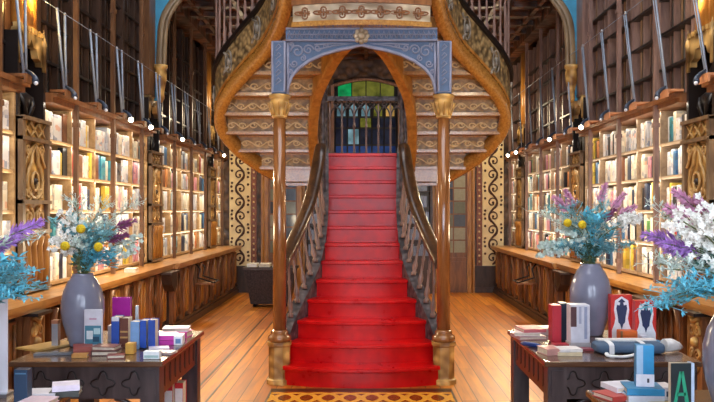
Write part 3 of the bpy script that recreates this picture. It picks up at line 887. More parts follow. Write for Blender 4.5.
# gothic balustrade at the back of the landing
yb = 10.62; zb = 13*R_; mb = MB()
mb.box(XC-.49, XC+.57, yb-.03, yb+.03, zb, zb+.07); mb.build('landing_foot_rail', M['grey_wood'], st); mb = MB(); mb.box(XC-.49, XC+.57, yb-.035, yb+.035, zb+.76, zb+.82)
mb.build('landing_rail', M['grey_wood'], st)
for i in range(7):
    x = XC-.44+i*.161
    MB().lathe([(.02, .07), (.012, .1), (.012, .4), (.018, .42), (.011, .46), (.011, .76)], (x, yb, zb), 8).build('landing_baluster', M['rose_wood'], st)
    if i < 6:
        mb = MB(); h0 = zb+.5
        for q in (0, 1):
            pts = [(x+.0805+(1-2*q)*(.0805-.0805*math.sin(a)), yb, h0+.2*math.sin(PI/2-a)**.9 if a < PI/2 else h0) for a in [PI/2*k/6 for k in range(7)]]
            mb.tube([(x+(0 if q else .161)+(1 if q else -1)*.0805*(1-math.cos(PI/2*k/6)), yb, h0+.18*math.sin(PI/2*k/6)) for k in range(7)], .011, 5)
        mb.tube(ring((0, 0), .001, .001)[:2] if False else [(x+.0805+.028*math.cos(2*PI*k/10), yb, h0+.225+.028*math.sin(2*PI*k/10)) for k in range(10)], .009, 5, closed=True)
        mb.build('gothic_arch', M['grey_wood'], st)
for s in (-1, 1):
    MB().lathe([(.05, 0), (.05, .1), (.035, .14), (.03, .5), (.04, .55), (.03, .6), (.03, .9), (.05, .95), (.001, 1.05)], (XC+.03+s*.53, yb-.05, zb), 8).build('landing_post', M['grey_wood'], st)

# ---- curved upper flights
OUT = [(10.05, .93, 1.86), (9.76, 1.22, 2.03), (9.52, 1.44, 2.21), (9.28, 1.56, 2.41), (9.04, 1.545, 2.61), (8.8, 1.40, 2.80), (8.56, 1.17, 2.99), (8.30, .95, 3.14), (8.0, .80, 3.27), (7.7, .70, 3.36), (7.4, .635, 3.48), (7.15, .60, 3.70), (7.0, .575, 4.0)]
INN = [(10.05, .57, 1.86), (9.76, .575, 2.03), (9.52, .58, 2.21), (9.28, .575, 2.41), (9.04, .55, 2.60), (8.8, .50, 2.79), (8.56, .39, 2.98), (8.34, .25, 3.16), (8.15, .07, 3.30)]
ZI = [10.0-.24*i for i in range(9)]; HI = [1.86+.19*i for i in range(10)]
xo_t = sorted((a, b) for a, b, c in OUT); xi_t = sorted((a, b) for a, b, c in INN)
for s in (-1, 1):
    t = thing('curved_staircase', f'{SIDE[s]} curved upper flight with carved risers seen from below', 'staircase', (XC+s*1.1, 9, 1.9))
    for i in range(8):
        za = ZI[i]; zb_ = ZI[i]-.24
        def X(y, tab, e=0): return XC+s*(interp(tab, y)+e)
        xi0, xo0 = X(za, xi_t, -.02), X(za, xo_t, .03); xi1, xo1 = X(zb_, xi_t, -.02), X(zb_, xo_t, .03)
        h = HI[i]; h1 = HI[i+1]
        mb = MB(); mb.hexa([(xi1, zb_, h1), (xo1, zb_, h1), (xo0, za, h1), (xi0, za, h1), (xi1, zb_, h1+.12), (xo1, zb_, h1+.12), (xo0, za, h1+.12), (xi0, za, h1+.12)])
        stp = mb.build('step', M['soffit'], t)
        mb = MB().box(xi0, xo0, za-.015, za+.03, h+.03, h1+.02); mb.build('carved_riser', M['riser_ground'], stp)
        mb = MB(); mb.box(xi0, xo0, za-.04, za+.02, h-.005, h+.028)
        mb.box(xi0, xo0, za-.03, za-.015, h1-.02, h1)
        # leaf lozenges cut in the riser
        mb.build('moulding', M['rail_wood'], stp)
        mb = MB(); L = abs(xo0-xi0); cnt = max(1, int(L/.24)); zc = (h+.03+h1-.02)/2
        wv = [(min(xi0, xo0)+L*(.03+.94*j/40), za-.018, zc+.034*math.sin(2*PI*cnt*j/40)) for j in range(41)]
        mb.tube(wv, .009, 5)
        for q in range(2*cnt):
            xcq = min(xi0, xo0)+L*(q+.5)/(2*cnt); e = 1 if q % 2 else -1
            mb.tube([(xcq+(.045*(1-.7*k/12))*math.cos(e*2*PI*1.1*k/12), za-.02, zc-e*.004+(.036*(1-.7*k/12))*math.sin(e*2*PI*1.1*k/12)) for k in range(13)], .0095, 5)
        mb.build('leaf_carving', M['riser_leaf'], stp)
    # outer stringer: polished rolled foot, carved face, dark moulding, balusters, rail
    path = catmull([(XC+s*b, a, c) for a, b, c in OUT], 5)
    def nrm(i):
        t_ = path[min(i+1, len(path)-1)]-path[max(i-1, 0)]; t_.z = 0; t_.normalize()
        nn = Vector((t_.y, -t_.x, 0))
        if nn.x*s < 0 and i > 6: nn = -nn
        return nn if nn.x*s > 0 or i <= 6 else -nn
    nn_l = []
    for i in range(len(path)):
        t_ = path[min(i+1, len(path)-1)]-path[max(i-1, 0)]; t_.z = 0; t_.normalize()
        nn_l.append(Vector((-t_.y, t_.x, 0))*s*-1 if False else Vector((t_.y, -t_.x, 0))*(-s))
    if nn_l[len(path)//2].x*s < 0: nn_l = [-v for v in nn_l]
    def S(sec, smooth=False):
        return MB().sweep(path, [[p+nn_l[i]*a+Vector((0, 0, b)) for a, b in sec] for i, p in enumerate(path)], smooth)
    S([(-.005, .15), (-.005, .02), (.02, -.015), (.09, -.02), (.125, .01), (.13, .06), (.11, .15)], True).build('rolled_foot', M['rail_wood'], t)
    S([(.085, .13), (.115, .13), (.115, .49), (.085, .49)]).build('carved_face', M['face'], t)
    S([(.08, .13), (.125, .13), (.125, .16), (.08, .16)]).build('bead', M['gold_wood'], t)
    S([(.055, .48), (.15, .48), (.155, .53), (.125, .56), (.065, .56)]).build('top_moulding', M['black_wood'], t)
    S([(.06, 1.38), (.145, 1.38), (.15, 1.42), (.10, 1.46), (.055, 1.42)], True).build('handrail', M['dark_wood'], t)
    # cartouche blocks on the face
    for i in (18, 26, 34, 42, 50, 56):
        if i < len(path):
            p = path[i]+nn_l[i]*.125
            mb = MB(); mb.ball((p.x, p.y, p.z+.32), .026, 7, 1.9)
            for q in (-1, 1): mb.tube([(p.x, p.y, p.z+.32+q*.06), (p.x+nn_l[i].y*.08, p.y-nn_l[i].x*.08, p.z+.32+q*.1), (p.x+nn_l[i].y*.1, p.y-nn_l[i].x*.1, p.z+.32+q*.14)], .014, 5)
            mb.tube([(p.x-nn_l[i].y*u_, p.y+nn_l[i].x*u_, p.z+.32+v_) for u_, v_ in [(.06*math.cos(2*PI*j/14), .12*math.sin(2*PI*j/14)) for j in range(14)]], .010, 5, closed=True)
            mb.build('cartouche', M['carve_gray'], t)
    acc = 0; last = path[0]; 
    for i, p in enumerate(path):
        acc += (Vector((p.x, p.y))-Vector((last.x, last.y))).length; last = p
        if acc > .115 or i == 0:
            acc = 0; q = p+nn_l[i]*.10
            MB().lathe([(.024, .56), (.024, .62), (.012, .65), (.018, .70), (.011, .78), (.011, 1.05), (.018, 1.09), (.011, 1.14), (.013, 1.3), (.022, 1.385)], (q.x, q.y, q.z), 8).build('baluster', M['rose_wood'], t)
    # inner stringer
    ip = catmull([(XC+s*b, a, c) for a, b, c in INN], 5)
    secs = []
    for i, p in enumerate(ip):
        t_ = ip[min(i+1, len(ip)-1)]-ip[max(i-1, 0)]; t_.z = 0; t_.normalize(); nv = Vector((t_.y, -t_.x, 0))
        secs.append([p+nv*a+Vector((0, 0, b)) for a, b in ((-.05, -.04), (.05, -.04), (.06, 0), (.045, .3), (-.045, .3), (-.06, 0))])
    MB().sweep(ip, secs).build('inner_stringer', M['gold_wood'], t)
# bridge platform over the columns, with the bowed pale front
t = thing('stair_bridge', 'bowed platform with pale carved front above the blue arch', 'platform', (XC, 7.6, 3.2))
def bowx(u): return 7.10-.10*(1-u*u)
def bowed(z0, z1, e, hw, mat, name, dep=.05):
    n = 14; o_ = [(XC+hw*(-1+2*j/n), bowx(-1+2*j/n)-e) for j in range(n+1)]
    pts = o_+[(XC+hw, 7.16+dep), (XC-hw, 7.16+dep)]
    mb = MB(); mb.prism(pts, lambda u, v: (u, v, z0), lambda u, v: (u, v, z1)); return mb.build(name, mat, t)
bowed(3.165, 3.21, .03, .62, M['rail_wood'], 'lower_moulding')
fr = bowed(3.21, 3.36, 0, .61, M['carve_pale'], 'carved_front')
mb = MB()
for q in range(7):
    xcq = XC-.50+q*.1667; y = bowx((xcq-XC)/.61)-.005
    mb.tube([(xcq+(.06+.03*math.cos(4*a))*math.cos(a), y, 3.285+(.036+.014*math.cos(4*a))*math.sin(a)) for a in [2*PI*j/32 for j in range(32)]], .008, 5, closed=True)
    mb.tube([(xcq-.05, y, 3.285), (xcq+.05, y, 3.285)], .010, 5); mb.tube([(xcq, y, 3.255), (xcq, y, 3.315)], .010, 5)
mb.build('lozenge_carving', M['mid_wood'], fr)
bowed(3.36, 3.41, .03, .62, M['mid_wood'], 'upper_moulding'); bowed(3.41, 3.55, .0, .61, M['mid_wood'], 'fascia'); bowed(3.55, 3.60, .05, .62, M['rail_wood'], 'step_nosing')
MB().box(XC-.6, XC+.6, 7.22, 8.12, 3.37, 3.5).build('deck', M['mid_wood'], t)

# ---- columns and blue arch
for s in (-1, 1):
    cx, cy = XC+s*.735, 7.17
    t = thing('column', f'{SIDE[s]} polished wooden column with gilded octagonal pedestal beside the red stairs', 'column', (cx, cy, 0))
    o = MB().lathe([(.118, 0), (.118, .04), (.10, .05), (.10, .33), (.113, .345), (.113, .375)], (cx, cy, 0), 8, smooth=False, rot=PI/8).build('pedestal', M['carve_gold'], t)
    MB().lathe([(.10, .375), (.105, .40), (.10, .425), (.075, .44), (.08, .46), (.062, .48)], (cx, cy, 0), 20).build('base', M['column_wood'], t)
    MB().lathe([(.06, .48), (.058, 1.4), (.055, 2.38)], (cx, cy, 0), 20).build('shaft', M['column_wood'], t)
    mb = MB().lathe([(.058, 2.37), (.072, 2.385), (.06, 2.40), (.062, 2.43), (.085, 2.47), (.088, 2.52), (.08, 2.54), (.098, 2.555), (.098, 2.58)], (cx, cy, 0), 12)
    for k in range(8):
        a = k*PI/4; mb.tube([(cx+.06*math.cos(a), cy+.06*math.sin(a), 2.40), (cx+.085*math.cos(a), cy+.085*math.sin(a), 2.46), (cx+.10*math.cos(a), cy+.10*math.sin(a), 2.51), (cx+.085*math.cos(a), cy+.085*math.sin(a), 2.50)], .012, 5)
    mb.build('capital', M['carve_gold'], t)
ar = thing('blue_arch', 'blue painted wooden arch with lilac scrolls joining the two columns', 'arch', (XC, 7.17, 2.6))
for s in (-1, 1):
    cx = XC+s*.735
    bl = MB().box(cx-.062, cx+.062, 7.09, 7.235, 2.585, 3.05).build('corner_block', M['blue_paint'], ar)
    mb = MB(); y = 7.088
    mb.tube([(cx-.055, y, 2.60), (cx-.055, y, 3.04), (cx+.055, y, 3.04), (cx+.055, y, 2.60)], .012, 5, closed=True)
    for k in range(5): mb.tube([(cx-.022, y, 2.66+k*.075), (cx+.022, y, 2.70+k*.075), (cx, y, 2.72+k*.075), (cx-.022, y, 2.69+k*.075)], .005, 5)
    mb.build('relief', M['lilac_paint'], bl)
AX = [(.66, 2.585), (.65, 2.66), (.62, 2.74), (.56, 2.81), (.46, 2.88), (.34, 2.935), (.20, 2.975), (.09, 2.995), (0, 3.02)]
mb = MB()
for s in (-1, 1):
    for (xa, za), (xb, zb_) in zip(AX, AX[1:]):
        mb.prism([(XC+s*xa, za), (XC+s*xb, zb_), (XC+s*xb, 3.05), (XC+s*xa, 3.05)], lambda u, v: (u, 7.12, v), lambda u, v: (u, 7.20, v))
mb.build('spandrel', M['blue_paint'], ar)
beam = MB().box(XC-.672, XC+.672, 7.10, 7.22, 3.05, 3.163).build('frieze', M['blue_paint'], ar)
mb = MB(); y = 7.115
arc = [(XC-xa, y, za) for xa, za in AX]+[(XC+xa, y, za) for xa, za in AX[::-1][1:]]
mb.tube(arc, .016, 6); mb.tube([(XC-.672, 7.095, 3.055), (XC+.672, 7.095, 3.055)], .012, 6); mb.tube([(XC-.672, 7.095, 3.158), (XC+.672, 7.095, 3.158)], .01, 6)
for s in (-1, 1):
    mb.tube([(XC+s*.655, y, 2.6), (XC+s*.655, y, 3.04)], .014, 6)
    def sp(cx, cz, r, d=1, a0=0, tr=.007): mb.tube([(XC+s*(cx+r*(1-.8*k/16)*math.cos(a0+d*2*PI*1.4*k/16)), y, cz+r*(1-.8*k/16)*math.sin(a0+d*2*PI*1.4*k/16)) for k in range(17)], tr, 5)
    sp(.57, 2.96, .062); sp(.475, 2.975, .05, -1, PI); sp(.60, 2.85, .035, -1); sp(.52, 2.90, .028, 1, PI/2, .006); sp(.62, 3.02, .022, 1, 0, .006); sp(.39, 2.99, .032, 1, PI, .006); sp(.32, 3.005, .024, -1, PI, .005); sp(.63, 2.78, .022, 1, 0, .005)
    mb.tube([(XC+s*.42, y, 3.02), (XC+s*.40, y, 2.975), (XC+s*.25, y, 3.01), (XC+s*.08, y, 3.03), (XC+s*.25, y, 3.03)], .007, 5, closed=True)
mb.build('scrollwork', M['lilac_paint'], ar)
mb = MB()
mb.tube([(XC-.66, 7.097, 3.107), (XC+.66, 7.097, 3.107)], .006, 4)
for k in range(30):
    x = XC-.64+k*.0441
    mb.tube([(x-.018, 7.097, 3.075), (x+.002, 7.094, 3.14), (x+.018, 7.097, 3.08)], .006, 4)
mb.build('frieze_relief', M['lilac_paint'], beam)
mb = MB()
for k in range(8): a = k*PI/4; mb.ball((XC+.05*math.cos(a), 7.08, 3.09+.05*math.sin(a)), .024, 5)
mb.ball((XC, 7.07, 3.09), .035, 6)
mb.build('rosette', M['carve_pale'], ar)

# ------------------------------------------------------------------ floor details
mb = MB(); mb.box(XC-.78, XC+.78, 6.0, 6.93, .0, .004)
o = mb.build('trim_4', M['floor_rail'], origin=(XC, 6.5, 0)); o['kind'] = 'structure'
mb = MB(); mb.box(XC-.76, XC+.76, 5.9, 6.80, .004, .006)
o = mb.build('trim_5', M['inlay'], origin=(XC, 6.5, 0)); o['kind'] = 'structure'
mb = MB(); mb.box(-1.475, -1.455, 3, 13, 0, .004); mb.box(-1.30, -1.285, 3, 13, 0, .004)
o = struct('trim_6', mb, M['floor_rail'])

# basket cart at the back left
t = thing('book_basket', 'dark brown tapered basket trolley standing at the back left of the stairs', 'basket', (-1.5, 12.9, 0))
x0, x1 = -1.93, -1.13
mb = MB(); mb.hexa([(x0+.09, 12.75, .05), (x1-.09, 12.75, .05), (x1-.09, 13.1, .05), (x0+.09, 13.1, .05), (x0, 12.68, .62), (x1, 12.68, .62), (x1, 13.17, .62), (x0, 13.17, .62)])
mb.build('body', M['basket'], t)
mb = MB(); mb.box(x0-.02, x1+.02, 12.66, 12.70, .60, .64); mb.box(x0-.02, x1+.02, 13.15, 13.19, .60, .64); mb.box(x0-.02, x0+.02, 12.7, 13.15, .60, .64); mb.box(x1-.02, x1+.02, 12.7, 13.15, .60, .64)
mb.build('rim', M['dark_wood'], t)
for a in (x0+.15, x1-.15):
    for b in (12.8, 13.05): MB().ball((a, b, .027), .027, 6).build('caster', M['black_metal'], t)

# ------------------------------------------------------------------ tables
TH = .76
def table(x0, x1, y0, y1, label, lower=True):
    t = thing('display_table', label, 'table', ((x0+x1)/2, (y0+y1)/2, 0))
    mb = MB().box(x0-.02, x1+.02, y0-.02, y1+.02, TH-.028, TH); mb.build('tabletop', M['table_top'], t, bevel=.006)
    side = wood('lit red brown apron '+label[:6], '#4b2616', '#783c22')  # warm light on the side aprons put into a redder wood colour
    za, zb_ = TH-.20, TH-.028
    f = MB().box(x0+.10, x1-.10, y0+.012, y0+.035, za, zb_).build('apron', M['table_wood'], t)
    n = 4
    mb = MB()
    for k in range(n):
        cx = x0+.135+.163*k; cz = (za+zb_)/2-.005
        pts = []
        for j in range(32):
            a = 2*PI*j/32; r = .034+.030*abs(math.cos(2*a))**2.2
            pts.append((cx+r*math.cos(a), cz+r*math.sin(a)))
        mb.tube([(u, y0+.010, v) for u, v in pts], .0045, 4, closed=True)
    mb.build('quatrefoil', M['black_wood'], f)
    MB().box(x0+.10, x1-.10, y1-.035, y1-.012, za, zb_).build('apron', M['table_wood'], t)
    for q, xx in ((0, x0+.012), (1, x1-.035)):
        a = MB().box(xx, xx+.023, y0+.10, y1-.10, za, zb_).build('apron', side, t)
        mb = MB(); xo = x0+.010 if q == 0 else x1-.010
        m = 7
        for k in range(m):
            cy = y0+.1+(y1-y0-.2)*(k+.5)/m
            mb.prism([(cy-.014, za+.05), (cy, za+.035), (cy+.014, za+.05), (cy+.014, zb_-.05), (cy, zb_-.03), (cy-.014, zb_-.05)], lambda u, v: (xo-.002, u, v), lambda u, v: (xo+.002, u, v))
        mb.build('slot', M['black_wood'], a)
    for a in (x0, x1-.10):
        for b in (y0, y1-.10):
            mb = MB(); mb.box(a, a+.10, b, b+.10, 0, TH-.028)
            if b == y0: mb.box(a+.02, a+.08, b-.006, b, za+.02, zb_-.02)
            mb.build('leg', M['table_wood'], t)
    if lower:
        MB().box(x0+.06, x1-.06, y0+.06, y1-.06, .25, .275).build('lower_shelf', M['table_wood'], t)
        mb = MB()                                        # curved brackets under the apron
        for q in (0, 1):
            xx = x0+.10 if q == 0 else x1-.10; e = 1 if q == 0 else -1
            mb.tube([(xx, y0+.03, za-.12), (xx+e*.03, y0+.03, za-.05), (xx+e*.10, y0+.03, za-.01), (xx+e*.14, y0+.03, za)], .014, 6)
        mb.build('bracket', M['table_wood'], t)
    return t
table(-1.84, -1.08, 4.18, 5.22, 'dark carved display table carrying books and vase at left of the stairs')
table(.95, 1.73, 4.18, 5.25, 'dark carved display table carrying books and vase at right of the stairs')
table(-2.1, -1.30, 2.6, 3.52, 'near dark table at the bottom left edge of the picture', False)
table(.985, 1.86, 2.6, 3.50, 'near dark table at the bottom right edge of the picture', False)

# ------------------------------------------------------------------ vases and bouquets
def vase(x, y, z, H, Rm, label):
    mb = MB(); k = Rm/.12
    prof = [(.068, 0), (.072, .01), (.09, .07), (.11, .14), (.12, .21), (.118, .27), (.105, .33), (.083, .38), (.062, .41), (.056, .425), (.06, .43), (.052, .43), (.046, .40)]
    mb.lathe([(r*k, h*H/.43) for r, h in prof], (x, y, z), 32)
    tag(mb.build('vase', M['vase'], origin=(x, y, z)), label, 'vase', 'slate grey vases')

def stalk(root, tip, sag=.05):
    a = Vector(root); b = Vector(tip); m = (a+b)/2+Vector(((b.x-a.x)*-.18, (b.y-a.y)*-.18, sag+.02)); return catmull([a, m, b], 6)

def spray(kind, mouth, tip, label, group, mat, dens=1.0):
    base = Vector(mouth)+Vector((random.uniform(-.02, .02), random.uniform(-.02, .02), -.05))
    pts = stalk(base, tip); L = (Vector(tip)-Vector(mouth)).length
    t = thing('flower_stem', label, 'flower', tuple(base), group)
    MB().tube(pts, .0025, 4).build('stem', M['stem'], t)
    mb = MB(); d = (pts[-1]-pts[-3]).normalized(); name = 'foliage'
    if kind == 'leaf':
        for i, p in enumerate(pts[3:]):
            for q in range(int(5*dens)):
                a = random.uniform(0, 2*PI); o_ = Vector((math.cos(a), math.sin(a), random.uniform(-.3, .8)))
                mb.leaf(p+o_*.005+Vector([random.uniform(-.015, .015) for _ in range(3)]), o_+d*.5, (0, 0, 1), random.uniform(.035, .06), random.uniform(.009, .016))
    elif kind == 'fine':
        for i, p in enumerate(pts[4:]):
            for q in range(int(5*dens)):
                a = random.uniform(0, 2*PI); o_ = Vector((math.cos(a), math.sin(a), random.uniform(-.1, 1.0))).normalized()
                e = p+(o_+d*.4)*random.uniform(.04, .09)
                mb.tube([p, e], .0016, 3)
                for z in range(4):
                    v = p+(e-p)*random.uniform(.4, 1); w_ = Vector([random.uniform(-1, 1) for _ in range(3)])
                    mb.leaf(v, w_+o_*.5, (0, 0, 1), random.uniform(.016, .032), .005)
    elif kind == 'bloom':
        name = 'blossom'
        for q in range(int(26*dens)):
            c = pts[-1]-d*random.uniform(-.02, .10)+Vector([random.uniform(-.045, .045) for _ in range(3)])
            mb.tube([pts[-4], c], .0012, 3)
            for z in range(5):
                a = 2*PI*z/5; mb.leaf(c, (math.cos(a), random.uniform(-.6, .6), math.sin(a)), (0, -1, 0), .017, .0065)
    elif kind == 'ball':
        name = 'flower_head'; mb.ball(pts[-1], .026, 10)
    elif kind == 'plume':
        name = 'plume'
        LL = .13
        for q in range(int(120*dens)):
            f = random.random(); c = pts[-1]-d*LL*(1-f)
            o_ = Vector([random.uniform(-1, 1) for _ in range(3)]).normalized()
            mb.leaf(c, d*1.1+o_*.9, o_.cross(d), .055*(1.1-f*.6), .0038)
    mb.build(name, mat, t)
    return t
CN = {'leaf_teal': 'teal', 'leaf_blue': 'bright blue', 'leaf_sage': 'pale sage', 'leaf_green': 'dark green', 'white_flower': 'white', 'yellow_flower': 'yellow', 'pink_plume': 'pink', 'purple_plume': 'purple', 'mauve_plume': 'mauve'}
KN = {'leaf': 'leafy stem', 'fine': 'feathery sprig', 'bloom': 'dried blossom sprig', 'ball': 'ball flower', 'plume': 'plume'}
def spoke(dx, dz, dy=0):
    v = 'high' if dz > .33 else ('low' if dz < .14 else 'midway')
    h = 'leaning left' if dx < -.06 else ('leaning right' if dx > .06 else 'upright')
    return f'{h} {v}'
def bouquet(cx, cy, cz, where, lst):
    used = {}; where = where.replace(' bouquet', '')
    for kind, mat, dx, dz, dy in lst:
        base = f'{CN[mat]} {KN[kind]} {spoke(dx, dz)}'
        used.setdefault(base, 0); used[base] += 1; c = used[base]
        extra = '' if c == 1 else f', {ORD[c-1]} such'
        dep = ' at the front' if dy < -.05 else (' at the back' if dy > .05 else '')
        spray(kind, (cx, cy, cz), (cx+dx, cy+dy, cz+dz), f'{base}{dep}, {where} bouquet{extra}', f'stems in the {where} bouquet', M[mat], 1.0)

V1 = (-1.65, 4.66, TH+.002); vase(*V1, .42, .122, 'slate grey vase standing on the left table among the books')
V2 = (1.42, 5.06, TH+.002); vase(*V2, .45, .13, 'slate grey vase standing on the right table behind the boxes')
V3 = (1.40, 3.00, TH+.002); vase(*V3, .44, .13, 'slate grey vase cut by the right edge of the picture')
V4 = (-1.62, 3.12, TH+.002); vase(*V4, .40, .12, 'slate grey vase outside the left edge beyond the white card')
rnd = random.Random(3)
def many(kind, mat, n, xr, zr, yr=(-.15, .15)):
    return [(kind, mat, rnd.uniform(*xr), rnd.uniform(*zr), rnd.uniform(*yr)) for _ in range(n)]
L1 = [('ball', 'yellow_flower', -.02, .17, -.22), ('ball', 'yellow_flower', .06, .265, -.20), ('ball', 'yellow_flower', .165, .165, -.22),
      ('plume', 'mauve_plume', .31, .31, -.02), ('plume', 'mauve_plume', .24, .22, .05)]
L1 += many('leaf', 'leaf_teal', 5, (-.15, .22), (.12, .34)) + many('leaf', 'leaf_green', 4, (-.12, .14), (.1, .3)) + many('leaf', 'leaf_blue', 4, (.04, .24), (.05, .14), (-.16, -.05))
L1 += many('fine', 'leaf_sage', 5, (-.12, .26), (.2, .42)) + many('bloom', 'white_flower', 6, (-.24, -.02), (.12, .32), (-.14, .05)) + many('bloom', 'leaf_sage', 4, (0, .28), (.05, .3)) + many('fine', 'leaf_teal', 3, (.0, .3), (.2, .36))
bouquet(V1[0], V1[1], TH+.42, 'left table bouquet', L1)
L2 = [('ball', 'yellow_flower', -.09, .25, -.14), ('ball', 'yellow_flower', -.17, .26, -.10),
      ('plume', 'pink_plume', -.16, .46, 0), ('plume', 'pink_plume', -.22, .42, .05), ('plume', 'pink_plume', .10, .50, .02), ('plume', 'pink_plume', .22, .44, .02), ('plume', 'mauve_plume', .16, .34, .02), ('plume', 'pink_plume', .28, .36, .0)]
L2 += many('leaf', 'leaf_teal', 6, (-.22, .24), (.14, .40)) + many('leaf', 'leaf_blue', 7, (-.12, .14), (.1, .42), (-.12, .06)) + many('fine', 'leaf_sage', 5, (-.3, .28), (.15, .42)) + many('fine', 'leaf_teal', 7, (-.34, .3), (.04, .4))
L2 += many('bloom', 'leaf_sage', 5, (-.32, -.08), (.04, .2)) + many('bloom', 'white_flower', 3, (.1, .28), (.1, .3)) + many('leaf', 'leaf_green', 3, (-.1, .1), (.06, .2))
bouquet(V2[0], V2[1], TH+.45, 'right table bouquet', L2)
L3 = [('plume', 'purple_plume', -.31, .23, -.05), ('plume', 'purple_plume', -.27, .20, 0), ('plume', 'purple_plume', -.36, .26, 0), ('plume', 'pink_plume', -.22, .42, .05), ('plume', 'pink_plume', -.16, .38, -.02), ('plume', 'pink_plume', -.05, .40, 0), ('plume', 'pink_plume', -.27, .36, 0)]
L3 += many('bloom', 'white_flower', 9, (-.28, .05), (.16, .36), (-.2, .0)) + many('fine', 'leaf_sage', 8, (-.3, .1), (.12, .38)) + many('leaf', 'leaf_blue', 5, (-.3, .05), (.02, .1), (-.18, .0)) + many('leaf', 'leaf_green', 7, (-.22, .1), (.04, .28), (-.1, .1)) + many('leaf', 'leaf_teal', 4, (-.25, .1), (.08, .3)) + many('fine', 'leaf_blue', 4, (-.34, -.05), (-.02, .1), (-.18, 0))
bouquet(V3[0], V3[1], TH+.44, 'right edge bouquet', L3)
L4 = [('plume', 'purple_plume', .26, .28, 0), ('plume', 'purple_plume', .20, .26, -.05), ('plume', 'purple_plume', .33, .34, .05), ('plume', 'pink_plume', .17, .20, -.1)]
L4 += many('leaf', 'leaf_blue', 7, (.12, .30), (.06, .2), (-.15, .05)) + many('leaf', 'leaf_teal', 6, (.1, .34), (.02, .18), (-.15, .1)) + many('fine', 'leaf_blue', 6, (.16, .36), (.0, .16), (-.1, .1)) + many('fine', 'leaf_sage', 4, (.1, .28), (.2, .36))
bouquet(V4[0], V4[1], TH+.40, 'left edge bouquet', L4)

# ------------------------------------------------------------------ books and goods on the tables
def cover_mesh(w, h, d, cover_t=.004, sf=True):
    """closed book lying flat, spine on the left (-x); w across, d along y, h thick"""
    c = MB(); c.box(-w/2, w/2, -d/2, d/2, 0, cover_t); c.box(-w/2, w/2, -d/2, d/2, h-cover_t, h); 
    if sf: c.box(-w/2, w/2, -d/2, -d/2+cover_t, cover_t, h-cover_t)
    else: c.box(-w/2, -w/2+cover_t, -d/2, d/2, cover_t, h-cover_t)
    p = MB(); p.box(-w/2+.0045, w/2-.004, -d/2+.0045, d/2-.004, cover_t, h-cover_t)
    return c, p
def flat_book(x, y, z, w, d, h, col, label, rz=0, group=None, name='book'):
    t = thing(name, label, 'book', (x, y, z+.0006), group, rz)
    c, p = cover_mesh(w, h, d, sf=(int(abs(x)*1000) % 3 != 0 or col[1] in 'cCdD2'))
    o1 = c.build('cover', solid(col), None); o1.parent = t; o2 = p.build('pages', M['page'], None); o2.parent = t
    return t
def standing_book(x, y, z, w, h, th, col, label, rz=0, group=None, front=None, band=None):
    """w: width facing camera when rz=0, th: thickness in y"""
    t = thing('book', label, 'book', (x, y, z+.0006), group, rz)
    c = MB(); c.box(-w/2, w/2, -th/2, -th/2+.004, 0, h); c.box(-w/2, w/2, th/2-.004, th/2, 0, h); c.box(-w/2, -w/2+.004, -th/2+.004, th/2-.004, 0, h)
    o1 = c.build('cover', solid(col), None); o1.parent = t
    p = MB().box(-w/2+.004, w/2-.004, -th/2+.004, th/2-.004, .003, h-.004); o2 = p.build('pages', M['page'], None); o2.parent = t
    if band:
        for i, (z0, z1, bc) in enumerate(band):
            q = MB().box(-w/2+.002, w/2-.002, -th/2-.0015, -th/2, z0*h, z1*h); o3 = q.build('cover_print', solid(bc), None); o3.parent = o1
    return t
def gbox(x, y, z, w, d, h, col, label, rz=0, name='gift_box', cat='box', band=None, group=None):
    t = thing(name, label, cat, (x, y, z+.0006), group, rz)
    o = MB().box(-w/2, w/2, -d/2, d/2, 0, h).build('body', solid(col), None, bevel=.003); o.parent = t
    if band:
        for a, b, c_, e, bc in band:
            q = MB().box(-w/2+a*w, -w/2+b*w, -d/2-.0015-.0007*band.index((a, b, c_, e, bc)), -d/2, c_*h, e*h).build('print', solid(bc), None); q.parent = t
    return t
Z0 = TH+.0005
def X(px, Y): return (px-366)*Y/800
# --- left table
t = gbox(X(99, 4.55), 4.46, Z0, .10, .02, .235, '#dfe0ea', 'white card box with a teal picture standing before the left vase', name='picture_box', band=[(.05, .95, .18, .62, '#4b8aa0'), (.3, .7, .76, .80, '#c9a0b8'), (.15, .5, .30, .5, '#dfeef2'), (.5, .85, .24, .36, '#24506a'), (.55, .9, .42, .56, '#bfe0e4')])
t = thing('perfume_stand', 'slim silver stand with a copper cap left of the left vase', 'stand', (-1.79, 4.62, Z0))
MB().box(-1.808, -1.772, 4.60, 4.64, Z0, Z0+.135).build('column', M['silver'], t); MB().box(-1.81, -1.77, 4.598, 4.642, Z0+.135, Z0+.155).build('cap', solid('#b5795a', .3, .5), t)
standing_book(X(122, 4.9), 4.90, Z0, .11, .255, .03, '#b4149a', 'tall magenta book standing at the back of the left table')
gbox(X(113, 4.8), 4.80, Z0, .05, .05, .10, '#e7dede', 'small white box left of the magenta book')
gbox(X(138, 4.95), 4.93, Z0, .02, .02, .20, '#c9d3d6', 'thin glass bottle right of the magenta book', name='bottle', cat='bottle')
standing_book(X(120, 4.7), 4.66, Z0, .045, .172, .10, '#2c54b0', 'blue and white small book standing foremost left in the group', band=[(.86, 1, '#e6e6ec')])
standing_book(X(128.5, 4.7), 4.66, Z0, .048, .165, .10, '#6b3a2c', 'brown small book with gold lettering between two blue books', band=[(.5, .56, '#caa060'), (.3, .36, '#caa060')])
standing_book(X(139, 4.62), 4.58, Z0, .05, .155, .09, '#7fa8d8', 'light blue small book standing right of the brown one')
standing_book(X(147, 4.64), 4.60, Z0, .036, .16, .09, '#1f4fb0', 'royal blue small book standing beside the light blue one')
